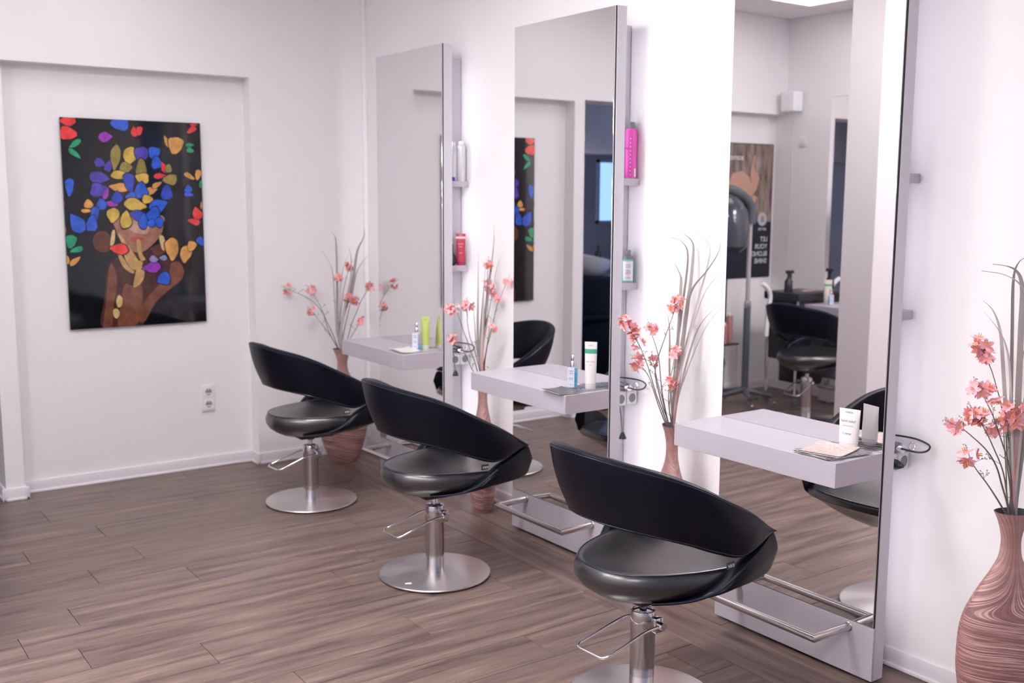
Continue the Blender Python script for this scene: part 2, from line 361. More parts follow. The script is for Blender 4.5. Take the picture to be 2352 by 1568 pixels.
# floor: sub-slab and planks
floor = struct(MB().box(XL - .2, XW + .2, YF - .2, 6.1, -.05, -.004).build('floor', M['subfloor']))
SEAM = -.245; PLW = .2; known = {4.74: -1.998, 5.34: -1.8, 3.94: -1.988, 3.74: -2.2, 3.54: -2.043, 3.34: -1.678, 4.54: -1.576, 4.14: -1.466}
random.seed(11); PL = 1.22
def plank(x0, x1, y0, y1, along='x'):
    g = .0009
    if along == 'x':
        L_, W_ = x1 - x0, y1 - y0; o = MB().box(-L_ / 2 + g, L_ / 2 - g, -W_ / 2 + g, W_ / 2 - g, -.004, 0, .0008, 1).build('floor_plank', M['plank'], floor, ((x0 + x1) / 2, (y0 + y1) / 2, 0))
    else:
        L_, W_ = y1 - y0, x1 - x0; o = MB().box(-L_ / 2 + g, L_ / 2 - g, -W_ / 2 + g, W_ / 2 - g, -.004, 0, .0008, 1).build('floor_plank', M['plank'], floor, ((x0 + x1) / 2, (y0 + y1) / 2, 0)); o.rotation_euler = (0, 0, math.pi / 2)
y = 5.94
while y > YF:
    y0 = round(y - PLW, 3); y0c = max(y0, YF); key = round(y0, 2)
    end = known.get(key, None)
    if end is None: end = -2.4 + ((int(round(y0 / .2)) * .47) % PL) + random.uniform(-.08, .08)
    s_ = end
    while s_ > XL: s_ -= PL
    while s_ < SEAM:
        a, c = max(s_, XL), min(s_ + PL, SEAM)
        if c - a > .02: plank(a, c, y0c, min(y, 6.1), 'x')
        s_ += PL
    y = y0
for x0, x1, off in ((SEAM, SEAM + .2, .35), (SEAM + .2, XW, .9)):
    s_ = YF - off
    while s_ < YB:
        a, c = max(s_, YF), min(s_ + PL, YB)
        if c - a > .02: plank(x0, x1, a, c, 'y')
        s_ += PL

# baseboards
def bb(name, segs):
    b = MB()
    for (x0, y0, x1, y1, nx, ny) in segs:      # wall line and room-facing normal
        t, t2 = .012, .020
        if nx == 0:
            b.box(min(x0, x1), max(x0, x1), *(sorted((y0, y0 + ny * t))), .012, .066, .003, 2); b.box(min(x0, x1), max(x0, x1), *(sorted((y0, y0 + ny * t2))), 0, .014, .004, 2)
        else:
            b.box(*(sorted((x0, x0 + nx * t))), min(y0, y1), max(y0, y1), .012, .066, .003, 2); b.box(*(sorted((x0, x0 + nx * t2))), min(y0, y1), max(y0, y1), 0, .014, .004, 2)
    return struct(b.build(name, M['base']))
bb('baseboard_back', [(NX1 - .02, YB, XW, YB, 0, -1), (NX0, NB, NX1, NB, 0, -1), (NX1, YB - .02, NX1, NB, -1, 0), (NX0, YB - .02, NX0, NB, 1, 0),
                      (-1.925, YB, NX0 + .02, YB, 0, -1), (-1.905, YB - .02, -1.905, 6.1, -1, 0), (-3.08, YB, -3.0, YB, 0, -1), (XL, NB, -3.08, NB, 0, -1)])
bb('baseboard_right', [(XW, YF, XW, YB, -1, 0)])
bb('baseboard_left', [(XL, YF, XL, NB, 1, 0)])
bb('baseboard_pillar', [(-2.4, 3.78, -2.4, 4.0, 1, 0), (-2.85, 3.78, -2.4, 3.78, 0, -1)])
struct(MB().box(XW - .022, XW, YB - .03, YB, .07, ZC, .004, 2).build('trim_1', M['strip_white']))  # added strip, its whiter colour stands in for the bright light line in the corner

# ================================================================== STYLING STATIONS
W_, T_, TH, SZ, SH, SD, ZP = .6963, 2.329, .0575, .7749, .0786, .2353, .1932
Y1, Y2, Y3 = 4.6191, 3.2995, 1.9746
def station(loc, rz, label, group='tall mirror stations', strip=True):
    t = thing('styling_station', label, 'mirror station', loc, rz, group)
    MB().box(.008, TH, 0, W_, .012, T_, .0012, 1).build('side_frame', M['side'], t)
    MB().box(.003, .008, .002, W_ - .002, ZP, T_ - .002).build('mirror_backing', M['black'], t)
    MB().box(-.002, .003, .004, W_ - .004, ZP + .002, T_ - .003, .0010, 1).build('mirror_glass', M['mirror'], t)
    MB().box(-.001, .008, 0, W_, .012, ZP - .001, .001, 1).build('lower_panel', M['panel'], t)
    for yy in (.06, W_ - .1): MB().box(.022, .05, yy, yy + .04, 0, .012).build('glide_foot', M['white'], t)
    MB().box(-SD, -.004, 0, W_, SZ - SH, SZ, .0012, 1).build('shelf', M['panel'], t)
    # back box, side shelves, socket rail
    MB().box(TH, XW - .004, .12, W_ - .12, .08, T_ - .05).build('back_box', M['side'], t)
    for z in (1.635, 1.198):
        MB().box(TH, XW - .003, .05, W_ - .05, z - .015, z + .015, .0015, 1).build('side_shelf', M['panel'], t)
    s = MB().box(TH, XW - .003, .035, .119, .690, .752, .004, 2).build('socket_rail', M['side'], t)
    for k in range(2):
        cx = TH + .034 + k * .062
        MB().box(cx - .028, cx + .028, .030, .036, .693, .749, .002, 1).build('socket_plate', M['ivory'], s)
        MB().lathe([(.0215, .0301), (.0210, .0286), (.0198, .0286), (.0194, .0298)], (cx, 0, .721), 20, axis='y', cap0=False, cap1=False).build('socket_rim', M['white'], s)
        MB().lathe([(.0196, .0299), (.0196, .0296), (.0001, .0296)], (cx, 0, .721), 20, axis='y', cap0=False, cap1=False).build('socket_cup', M['grey'], s)  # flat grey disc painted as the shade inside the cup
    if strip:
        for yy in (.1185, W_ - .1197):
            MB().box(TH + .0015, TH + .0135, yy, yy + .0012, .14, T_ - .09).build('light_strip', M['led'], t)
    # foot rail
    yl, yr, xf = .580, .098, -.152
    pts = [(-.001, yl, .169), (xf, yl + .012, .158), (xf, yr + .018, .158), (-.001, yr, .169)]
    fr = MB(); rr = .0135
    a, b_, c, d = [Vector(p) for p in pts]
    # mitred joins
    def seg(p, q, n0, n1):
        ax = (q - p).normalized(); u = ax.cross(Vector((0, 0, 1))).normalized(); w2 = u.cross(ax); r0, r1 = [], []
        for k in range(20):
            an = 2 * math.pi * k / 20; o_ = (u * math.cos(an) + w2 * math.sin(an)) * rr
            for P_, N_, L_ in ((p, n0, r0), (q, n1, r1)):
                tt = -(o_.dot(N_)) / ax.dot(N_); L_.append(P_ + o_ + ax * tt)
        fr.ring_loft([r0, r1], True, True)
    n_b = ((b_ - a).normalized() + (c - b_).normalized()).normalized(); n_c = ((c - b_).normalized() + (d - c).normalized()).normalized()
    seg(a, b_, Vector((1, 0, 0)), n_b); seg(b_, c, n_b, n_c); seg(c, d, n_c, Vector((1, 0, 0)))
    fo = fr.build('foot_rail', M['steel'], t)
    for yy in (yl, yr): MB().lathe([(.0155, -.004), (.0165, -.003), (.0165, -.0005)], (0, yy, .169), 20, axis='x').build('rail_collar', M['steel'], fo)
    return t
station((0, Y1, 0), 0, 'farthest tall mirror station, with a lime green tube on its shelf')
station((0, Y2, 0), 0, 'middle tall mirror station with a blue spray bottle on its lilac grey shelf')
station((0, Y3, 0), 0, 'nearest tall mirror station with a white hand cream tube on its shelf')
station((-3.81, 5.235, 0), math.pi, 'mirror station on the opposite wall, seen only in the nearest mirror')

# ================================================================== CHAIRS
CURVE = [(.285, -.262), (.20, -.292), (.12, -.308), (.03, -.311), (-.07, -.290), (-.148, -.242), (-.210, -.163), (-.248, -.08), (-.258, 0)]
ZT = [.578, .630, .675, .720, .772, .808, .830, .845, .850]
ZB = [.566, .545, .524, .546, .578, .599, .613, .621, .624]
def make_chair(label, loc, rz, group='black hydraulic styling chairs'):
    t = thing('styling_chair', label, 'chair', loc, rz, group)
    full = [(x, y) for x, y in CURVE] + [(x, -y) for x, y in reversed(CURVE[:-1])]
    zt = ZT + ZT[-2::-1]; zb = ZB + ZB[-2::-1]
    S = spline([Vector((full[i][0], full[i][1], 0)) for i in range(len(full))], 8)
    ZZt = spline([Vector((zt[i], zb[i], 0)) for i in range(len(full))], 8)
    n = len(S)
    def section(i, z0, z1, th, lean=.30, zref=.72, inner_in=0.):
        p = S[i]; tn = (S[min(i + 1, n - 1)] - S[max(i - 1, 0)]).normalized(); nrm = Vector((tn.y, -tn.x, 0))
        if nrm.dot(Vector((p.x - .06, p.y, 0))) < 0: nrm = -nrm
        h = max(z1 - z0, .002); r = min(th / 2, h / 2); out = []
        def P(off, z): return Vector((p.x, p.y, z)) + nrm * (lean * (z - zref) + off)
        K = 8
        for k in range(K + 1): z = z0 + r * .5 + (h - r) * k / K; bul = .010 * math.sin(math.pi * k / K); out.append(P(bul, z))
        for k in range(1, 6): a = math.pi * k / 6; out.append(P(-th / 2 + th / 2 * math.cos(a), z1 - r * .5 + r * .5 * math.sin(a)))
        for k in range(K + 1): z = z1 - r * .5 - (h - r) * k / K; bul = .006 * math.sin(math.pi * k / K); out.append(P(-th - bul, z))
        for k in range(1, 6): a = math.pi * k / 6; out.append(P(-th / 2 - th / 2 * math.cos(a), z0 + r * .5 - r * .5 * math.sin(a)))
        return out
    def side_blend(i):      # less lean toward the front of the arms
        x = S[i].x; return .30 if x < -.05 else max(.04, .30 - (x + .05) * .95)
    band = MB(); band.ring_loft([section(i, ZZt[i].y, ZZt[i].x, .040, side_blend(i), .72 if S[i].x < -.05 else .72 - (S[i].x + .05) * .5) for i in range(n)])
    bo = band.build('backrest', M['leather'], t)
    # seam piping along both long edges of the band's outer face
    for nm, top in (('top_seam', True), ('lower_seam', False)):
        pts = []
        for i in range(2, n - 2, 2):
            sct = section(i, ZZt[i].y, ZZt[i].x, .040, side_blend(i), .72 if S[i].x < -.05 else .72 - (S[i].x + .05) * .5)
            pts.append(sct[8] if top else sct[0])
        MB().tube(pts, .0016, 6).build(nm, M['leather2'], bo)
    # lower arm wings joining the seat
    for sg in (-1, 1):
        wx = [(.312, -.248), (.300, -.2545), (.265, -.266), (.20, -.288), (.12, -.303), (.05, -.292), (-.02, -.254), (-.075, -.208), (-.12, -.162)]
        wt = [.548, .574, .566, .546, .516, .462, .412, .390, .380]; wb = [.470, .446, .433, .430, .428, .414, .402, .394, .388]
        C_ = spline([Vector(p + (0,)) for p in wx], 6); Z_ = spline([Vector((wt[i], wb[i], 0)) for i in range(len(wx))], 6)
        rings = []
        for i, p in enumerate(C_):
            tn = (C_[min(i + 1, len(C_) - 1)] - C_[max(i - 1, 0)]).normalized(); nr = Vector((tn.y, -tn.x, 0))
            if nr.y > 0: nr = -nr
            z0, z1 = Z_[i].y, Z_[i].x; th = .042; h = z1 - z0; r = min(.02, h / 2); out = []
            def P(off, z):
                q = Vector((p.x, p.y, z)) + nr * (off + min(.20, max(0, (.28 - p.x) * 1.1)) * (z - .51)); return Vector((q.x, q.y * -sg if sg > 0 else q.y, q.z))
            for k in range(7): z = z0 + r + (h - 2 * r) * k / 6; out.append(P(.009 * math.sin(math.pi * k / 6), z))
            for k in range(1, 5): a = math.pi * k / 5; out.append(P(-th / 2 + th / 2 * math.cos(a), z1 - r + r * math.sin(a) * .6))
            for k in range(7): out.append(P(-th, z1 - r - (h - 2 * r) * k / 6))
            for k in range(1, 5): a = math.pi * k / 5; out.append(P(-th / 2 - th / 2 * math.cos(a), z0 + r - r * math.sin(a)))
            rings.append(out)
        wo = MB().ring_loft(rings).build('armrest', M['leather'], t)
        MB().tube([r_[6] + Vector((0, 0, .002)) for r_ in rings[24:]], .0035, 6).build('arm_piping', M['leather2'], wo)
    # seat cushion
    half = [(-.222, 0), (-.217, -.055), (-.185, -.118), (-.115, -.178), (-.02, -.220), (.06, -.242), (.14, -.254), (.22, -.256), (.292, -.240), (.338, -.185), (.362, -.10), (.370, 0)]
    out = spline([Vector(p + (0,)) for p in half], 5); out = out + [Vector((p.x, -p.y, 0)) for p in reversed(out[1:-1])]
    N = len(out); nr = []
    for i in range(N):
        tn = (out[(i + 1) % N] - out[i - 1]).normalized(); q = Vector((tn.y, -tn.x, 0))
        if q.dot(out[i] - Vector((.03, 0, 0))) < 0: q = -q
        nr.append(q)
    def ring(off, z, tilt=.0):
        tilt = .0
        a = max(off, -.05); k = max(0., (-off - .05) / .16); r_ = []
        for i in range(N):
            zz_ = z + max(0, out[i].x) * .13 * max(0, min(1, (.46 - z) / .06)); p = Vector((out[i].x, out[i].y, zz_)) + nr[i] * a; c_ = Vector((min(max(p.x, -.06), .22), 0, z)); r_.append(p.lerp(c_, min(k, .97)))
        return r_
    prof = [(-.20, .360), (-.13, .362), (-.085, .370), (-.045, .384), (-.018, .404), (-.002, .428), (.001, .450), (-.004, .466), (-.012, .478), (-.018, .481), (-.030, .480), (-.055, .478), (-.10, .476), (-.15, .475), (-.20, .475)]
    seat = MB(); seat.ring_loft([ring(a, z) for a, z in prof]); so = seat.build('seat', M['seat_leather'], t)
    pr_ = ring(-.0125, .4795); MB().tube(pr_ + [pr_[0]], .0022, 6, cap=False).build('seat_piping', M['leather2'], so)
    # under-seat plate, piston, column
    MB().box(-.09, .09, -.09, .09, .352, .372, .004).build('seat_plate', M['dark'], t)
    MB().lathe([(.021, .330), (.021, .356)], n=24).build('piston_sleeve', M['dark'], t)
    MB().lathe([(.0115, .296), (.0115, .340)], n=20).build('piston', M['chrome'], t)
    MB().lathe([(.0385, .012), (.0385, .092)], n=40).build('column_foot', M['column2'], t)
    MB().lathe([(.0390, .090), (.0390, .236), (.0402, .240), (.0402, .296), (.0385, .300), (.034, .3005), (.033, .294), (.0005, .294)], n=40).build('column', M['column'], t)
    d = MB().lathe([(.226, .004), (.2315, .006), (.2335, .010), (.2315, .0135), (.226, .0145), (.041, .0150), (.0005, .0150)], n=96).build('base_disc', M['disc'], t)
    g = MB().lathe([(.215, 0), (.220, .005)], n=64).build('base_pad', M['dark'], d)
    # pump lever
    P = fillet([(.012, -.072, .266), (-.045, -.066, .262), (-.195, -.046, .200), (-.200, .092, .197), (-.03, .060, .262), (.012, .044, .266)], .03, 6)
    lv = MB().tube(P, .0042, 12).build('pump_lever', M['chrome'], t)
    MB().lathe([(.009, -.062), (.009, .050)], (.012, 0, .266), 16, axis='y').lathe([(.0125, -.082), (.0125, -.066)], (.012, 0, .266), 16, axis='y').build('lever_bolt', M['chrome'], lv)
    MB().box(.0, .036, -.058, -.036, .236, .286, .006).build('lever_bracket', M['column'], lv)
    # little woven brand tag under the band
    tg = MB().box(-.0165, .0165, -.0006, .0006, -.017, .004)
    to = tg.build('care_tag', M['dark'], bo, (.060, -.300, .5235))
    tx = text('tag_lettering', 'IDEA', .0125, Matrix.Translation((.002, -.0009, -.003)) @ Matrix.Rotation(math.pi, 4, 'Y') @ Matrix.Rotation(math.pi / 2, 4, 'X'), M['white'], None, .0002)
    tx.parent = to
    return t
c1 = make_chair('farthest black styling chair, in front of the mirror nearest the picture wall', (-.607, 4.94, 0), 0)
def chair_copy(src, label, loc, rz):
    c = copy_tree(src); c.location = loc; c.rotation_euler = (0, 0, rz); c['label'] = label; return c
c2 = chair_copy(c1, 'middle black styling chair, with a small white sticker on its round steel base', (-.634, 3.662, 0), R(-2))
c3 = chair_copy(c1, 'nearest black styling chair, in front of the closest mirror', (-.682, 2.329, 0), R(0))
c4 = chair_copy(c1, 'black styling chair by the trolley, seen only in the nearest mirror', (-3.20, 4.86, 0), math.pi)
st = MB().box(-.013, .013, -.008, .008, .0151, .0156).build('base_sticker', M['white'], c2, (-.165, -.075, 0)); st.rotation_euler = (0, 0, R(-20)); st['label'] = 'small white sticker'

# ================================================================== ARTWORK in the niche
def build_art():
    TL, TR, BR, BL = hit(136.2, 269.3, 1, NB - .03), hit(459.3, 283, 1, NB - .03), hit(471, 737.2, 1, NB - .03), hit(158, 757.5, 1, NB - .03)
    x0, x1, z0, z1 = -1.533, -.795, .857, 1.968; yf = NB - .022
    t = thing('wall_picture', 'glossy dark picture of a woman wreathed in colourful butterflies in the wall niche', 'picture', ((x0 + x1) / 2, yf, (z0 + z1) / 2))
    c = Vector(((x0 + x1) / 2, yf, (z0 + z1) / 2))
    MB().box(x0 - c.x, x1 - c.x, 0, .012, z0 - c.z, z1 - c.z, .0008, 1).build('print_panel', mat('print_black', (.006, .006, .009), .06, spec=.7), t)
    MB().box(-.03, .03, .012, .02, .3, .36).box(-.03, .03, .012, .02, -.36, -.3).build('wall_spacer', M['grey'], t)
    mats = {}
    def pm(k, col, soft=True):
        if k not in mats:
            m_ = mat('print_' + k, col, .06, spec=.6)
            nt = m_.node_tree; tc = nd(m_, 'ShaderNodeTexCoord'); n = nd(m_, 'ShaderNodeTexNoise'); n.inputs['Scale'].default_value = 22; n.inputs['Detail'].default_value = 3
            h = nd(m_, 'ShaderNodeHueSaturation'); mr = nd(m_, 'ShaderNodeMapRange'); mr.inputs[3].default_value = .35; mr.inputs[4].default_value = 1.5
            nt.links.new(tc.outputs['Object'], n.inputs['Vector']); nt.links.new(n.outputs['Fac'], mr.inputs[0]); nt.links.new(mr.outputs[0], h.inputs['Value'])
            h.inputs['Color'].default_value = (*col, 1); nt.links.new(h.outputs[0], nt.nodes['Principled BSDF'].inputs['Base Color']); mats[k] = m_
        return mats[k]
    layer = [0]
    def uv(cx, cy):
        p = hit(100 + cx / 2.9025, 240 + cy / 2.9025, 1, yf); return Vector((min(max(p.x, x0), x1) - c.x, 0, min(max(p.z, z0), z1) - c.z))
    def poly(name, pts, key, col):
        layer[0] += 1; y = -.0002 - .00004 * layer[0]
        P = [uv(*q) for q in pts]; n = len(P)
        vs = [(p.x, y, p.z) for p in P]
        MB().add(vs, [list(range(n))]).build(name, pm(key, col), t)
    def smooth(pts, n=5):
        P = [Vector((p[0], p[1], 0)) for p in pts]; N = len(P); out = []
        for i in range(N):
            p0, p1, p2, p3 = P[i - 1], P[i], P[(i + 1) % N], P[(i + 2) % N]
            for k in range(n):
                u = k / n; q = .5 * ((2 * p1) + (p2 - p0) * u + (2 * p0 - 5 * p1 + 4 * p2 - p3) * u * u + (3 * p1 - p0 - 3 * p2 + p3) * u ** 3); out.append((q.x, q.y))
        return out
    skin = (.20, .075, .045); skin2 = (.36, .17, .11); skind = (.075, .028, .022); gold = (.55, .34, .14)
    # figure
    poly('printed_shoulder', smooth([(395, 1490), (405, 1300), (420, 1150), (445, 1060), (520, 1010), (640, 1030), (760, 1010), (860, 1040), (925, 1100), (915, 1160), (830, 1230), (730, 1310), (660, 1420), (650, 1475)]), 'skin_dark', skind)
    poly('printed_arm', smooth([(400, 1488), (418, 1300), (430, 1140), (450, 1060), (480, 1110), (490, 1200), (470, 1330), (455, 1480)]), 'skin', skin)
    poly('printed_arm', smooth([(640, 1440), (665, 1330), (740, 1230), (830, 1150), (850, 1060), (905, 1050), (935, 1110), (915, 1170), (830, 1240), (740, 1330), (680, 1440)]), 'skin', skin)
    poly('printed_hair', smooth([(330, 900), (360, 850), (420, 850), (450, 900), (440, 970), (390, 985), (345, 960)]), 'hair', (.14, .05, .035))
    poly('printed_hair', smooth([(690, 1000), (720, 950), (790, 930), (820, 970), (770, 1010), (710, 1040)]), 'hair', (.14, .05, .035))
    poly('printed_neck', smooth([(540, 960), (700, 960), (730, 1020), (640, 1100), (530, 1040)]), 'skin_dark', skind)
    poly('printed_face', smooth([(470, 760), (620, 730), (790, 740), (800, 800), (780, 870), (720, 940), (650, 985), (580, 970), (510, 900), (480, 830)]), 'skin_light', skin2)
    poly('printed_cheek', smooth([(560, 800), (620, 770), (700, 800), (690, 860), (600, 850)]), 'skin_glow', (.50, .30, .24))
    poly('printed_lips', smooth([(575, 895), (610, 878), (640, 886), (670, 895), (630, 915), (590, 915)]), 'lips', (.42, .08, .08))
    # gilded hand and forearm
    poly('printed_forearm', smooth([(540, 1200), (600, 1210), (650, 1200), (660, 1300), (640, 1430), (600, 1475), (500, 1480), (515, 1330)]), 'skin', skin)
    poly('printed_forearm', smooth([(630, 1070), (665, 1090), (670, 1150), (640, 1200), (600, 1215), (610, 1140)]), 'gold', gold)
    for a in ([(500, 870), (520, 880), (600, 990), (640, 1060), (620, 1080), (560, 1010)], [(495, 1000), (515, 1000), (570, 1080), (605, 1110), (590, 1125), (530, 1080)],
              [(620, 905), (645, 910), (660, 1000), (680, 1030), (650, 1040), (630, 990)], [(540, 1000), (600, 1030), (660, 1050), (640, 1090), (600, 1100), (560, 1060)]):
        poly('printed_finger', smooth(a, 4), 'gold', gold)
    for a in ([(455, 850), (475, 840), (472, 920), (445, 940)], [(465, 1370), (490, 1360), (508, 1390), (490, 1425), (468, 1410)], [(500, 1270), (525, 1290), (520, 1340), (495, 1350), (485, 1310)], [(770, 880), (800, 880), (815, 960), (790, 965)]):
        poly('printed_jewel', smooth(a, 4), 'jewel', (.70, .50, .22))
    # butterflies: list of wings (cx, cy, length, width, angle deg, colour)
    B = (.035, .115, .62); B2 = (.03, .07, .50); I = (.09, .06, .42); Yl = (.62, .42, .075); O = (.66, .33, .09); Rd = (.80, .06, .055); G = (.025, .33, .16); Pu = (.30, .045, .44); Ol = (.30, .23, .06); Lv = (.30, .28, .48); Pk = (.62, .05, .22)
    W = [(158, 108, 52, 30, 0, Rd), (165, 192, 58, 40, 10, Rd), (207, 262, 44, 17, -35, G), (207, 327, 48, 15, 38, G), (505, 128, 60, 40, 5, B), (412, 216, 42, 30, -5, Pu), (604, 180, 20, 32, -10, Rd), (638, 176, 18, 30, 5, Rd),
         (822, 248, 14, 42, -25, O), (878, 275, 46, 56, 10, O), (985, 170, 34, 17, -35, Rd), (975, 270, 26, 12, 0, G), (978, 305, 24, 16, 20, G), (375, 388, 34, 26, 20, I), (432, 408, 22, 36, 15, I), (478, 355, 30, 80, 5, Ol), (575, 345, 42, 58, 15, Yl), (650, 335, 42, 50, 10, I),
         (740, 318, 38, 36, -20, B), (752, 385, 32, 40, -10, B), (550, 420, 40, 32, 0, Ol), (800, 418, 15, 36, -20, Rd), (775, 475, 38, 16, -5, Rd), (832, 425, 20, 28, 0, Ol), (372, 488, 62, 36, 5, I), (372, 570, 58, 42, 0, I), (518, 470, 66, 25, 3, Yl), (650, 420, 32, 60, 0, Ol), (655, 490, 44, 32, 15, Yl),
         (500, 552, 62, 26, 5, O), (570, 520, 32, 60, -10, B2), (715, 575, 40, 22, -15, O), (755, 535, 34, 15, -30, O), (840, 500, 46, 32, 0, Ol), (650, 570, 40, 52, 0, B), (820, 585, 34, 48, 0, B2), (416, 592, 17, 38, 20, Pu), (450, 660, 42, 18, 5, Pu), (490, 615, 32, 36, 0, B2), (580, 620, 34, 34, 0, B),
         (695, 632, 36, 26, 10, Yl), (302, 665, 30, 26, 25, O), (286, 708, 34, 11, 0, O), (385, 662, 30, 36, -10, B), (340, 740, 24, 58, 5, B), (322, 790, 34, 52, 10, B), (222, 790, 42, 66, -35, B), (172, 552, 26, 58, 0, B), (765, 675, 58, 40, -25, B), (735, 730, 40, 50, 20, B), (765, 785, 30, 30, 0, B), (612, 668, 70, 36, 12, Yl),
         (462, 740, 38, 46, 5, Yl), (548, 765, 34, 56, 0, Yl), (620, 735, 42, 30, 20, B2), (665, 775, 26, 50, 5, B), (715, 790, 26, 24, 0, B), (1022, 725, 28, 40, -20, Rd), (1000, 780, 40, 18, 15, Rd), (972, 478, 38, 14, 32, O), (1028, 470, 18, 34, 10, O), (962, 565, 24, 22, -30, B), (968, 600, 30, 12, 5, B),
         (182, 915, 32, 44, 10, G), (218, 968, 44, 17, -15, G), (155, 1035, 16, 28, 0, O), (210, 1042, 42, 16, -38, O), (855, 965, 40, 72, -5, O), (945, 1000, 34, 54, 12, O), (985, 945, 26, 34, 25, O), (500, 962, 58, 32, 5, Rd), (720, 1085, 56, 32, -8, Pu), (798, 1160, 42, 38, -20, B), (735, 1030, 28, 20, 10, Lv), (795, 1022, 24, 16, 0, Lv),
         (1045, 912, 20, 30, -30, B), (132, 665, 8, 16, 0, Rd), (140, 830, 8, 34, 0, O), (1046, 530, 10, 26, 0, G), (1050, 670, 6, 24, 0, O), (1000, 135, 24, 8, 0, Rd)]
    names = {B: 'blue', B2: 'deep_blue', I: 'indigo', Yl: 'yellow', O: 'orange', Rd: 'red', G: 'green', Pu: 'purple', Ol: 'olive', Lv: 'lavender', Pk: 'pink'}
    rnd = random.Random(4)
    for cx, cy, a, b_, an, colr in W:
        ph = rnd.uniform(0, 6.28); th = R(an); flip = rnd.choice((-1, 1)); vert = b_ > a * 1.1
        def outline(g):
            g *= 1.07
            pts = []
            for k in range(22):
                q = 2 * math.pi * k / 22; tip = .42 * math.cos(q) * flip if not vert else .42 * math.sin(q) * flip
                rr = 1 + .05 * math.sin(4 * q + ph) + .03 * math.sin(7 * q)
                u, v = a * rr * math.cos(q) * (1 - (tip if vert else 0)) * g, b_ * rr * math.sin(q) * (1 - (0 if vert else tip)) * g
                pts.append(uv(cx + u * math.cos(th) - v * math.sin(th), cy + u * math.sin(th) + v * math.cos(th)))
            return pts
        layer[0] += 1; y = -.0002 - .00004 * layer[0]; wb = MB()
        wb.add([(p.x, y, p.z) for p in outline(1.12)], [list(range(22))], False, 0); wb.add([(p.x, y - .00002, p.z) for p in outline(.98)], [list(range(22))], False, 1)
        wb.build('printed_butterfly_wing', [pm('rim', (.02, .015, .02)), pm(names[colr], colr)], t)
    return t
build_art()

# ================================================================== WALL SOCKET in the niche
t = thing('wall_socket', 'white double wall socket below the butterfly picture', 'socket', (-.796, NB - .001, .409))
MB().box(-.037, .037, -.012, 0, -.077, .077, .003, 2).build('plate', M['ivory'], t)
for z in (.037, -.035):
    MB().box(-.029, .029, -.0135, -.011, z - .031, z + .031, .001, 1).build('socket_insert', M['white'], t)
    MB().lathe([(.0215, -.0134), (.0210, -.0150), (.0198, -.0150), (.0194, -.0137)], (0, 0, z), 24, axis='y', cap0=False, cap1=False).build('socket_rim', M['white'], t)
    MB().lathe([(.0196, -.0136), (.0196, -.0139), (.0001, -.0139)], (0, 0, z), 24, axis='y', cap0=False, cap1=False).build('socket_cup', mat('socket_shade', (.30, .29, .31), .5), t)  # recess shade put on as a flat grey disc
    MB().box(-.019, .019, -.0146, -.0137, z - .012, z - .006, .001, 1).box(-.0025, .0025, -.0146, -.0137, z + .010, z + .019).build('earth_clip', M['ivory'], t)
    MB().lathe([(.0024, -.0138), (.0024, -.0143), (.0001, -.0143)], (-.008, 0, z + .002), 8, axis='y').build('socket_hole', M['dark'], t)

# ================================================================== VASES
PRL = [(0, .066, .046), (.006, .072, .049), (.05, .098, .058), (.10, .116, .066), (.15, .130, .073), (.21, .140, .077), (.25, .142, .077), (.31, .141, .075), (.35, .136, .070), (.386, .126, .062), (.424, .108, .050), (.461, .086, .040), (.499, .060, .031), (.529, .042, .026), (.551, .033, .0235), (.585, .029, .0225), (.612, .031, .024), (.649, .041, .030), (.680, .055, .040)]
VZ = [p[0] for p in PRL]
def make_vase(label, loc, rz, mouth_scale=1.):
    t = thing('floor_vase', label, 'vase', loc, rz, 'tall rose copper floor vases')
    S = spline([Vector((a, b, z)) for z, a, b in PRL], 4)
    def rg(a, b_, z, n=48): return [(a * math.cos(2 * math.pi * k / n), b_ * math.sin(2 * math.pi * k / n), z) for k in range(n)]
    MB().ring_loft([rg(p.x, p.y, p.z) for p in S], True, False).build('vase_body', M['vase'], t)
    inn = [(.055, .040, .680), (.052, .037, .681), (.037, .026, .652), (.026, .018, .61), (.024, .017, .56), (.05, .03, .5)]
    MB().ring_loft([rg(a, b_, z) for a, b_, z in inn], False, True).build('vase_inside', M['vase_in'], t)
    return t
VP = {1: (-.095, 5.60), 2: (.045, 4.318), 3: (.045, 2.968), 4: (.045, 1.568)}
make_vase('farthest rose copper floor vase, in the corner behind the farthest chair', (*VP[1], 0), R(-25))
make_vase('rose copper floor vase between the farthest and the middle mirror', (*VP[2], 0), R(58))
make_vase('rose copper floor vase between the middle and the nearest mirror', (*VP[3], 0), R(66))
make_vase('largest looking rose copper floor vase, at the right edge of the view', (*VP[4], 0), R(-28))

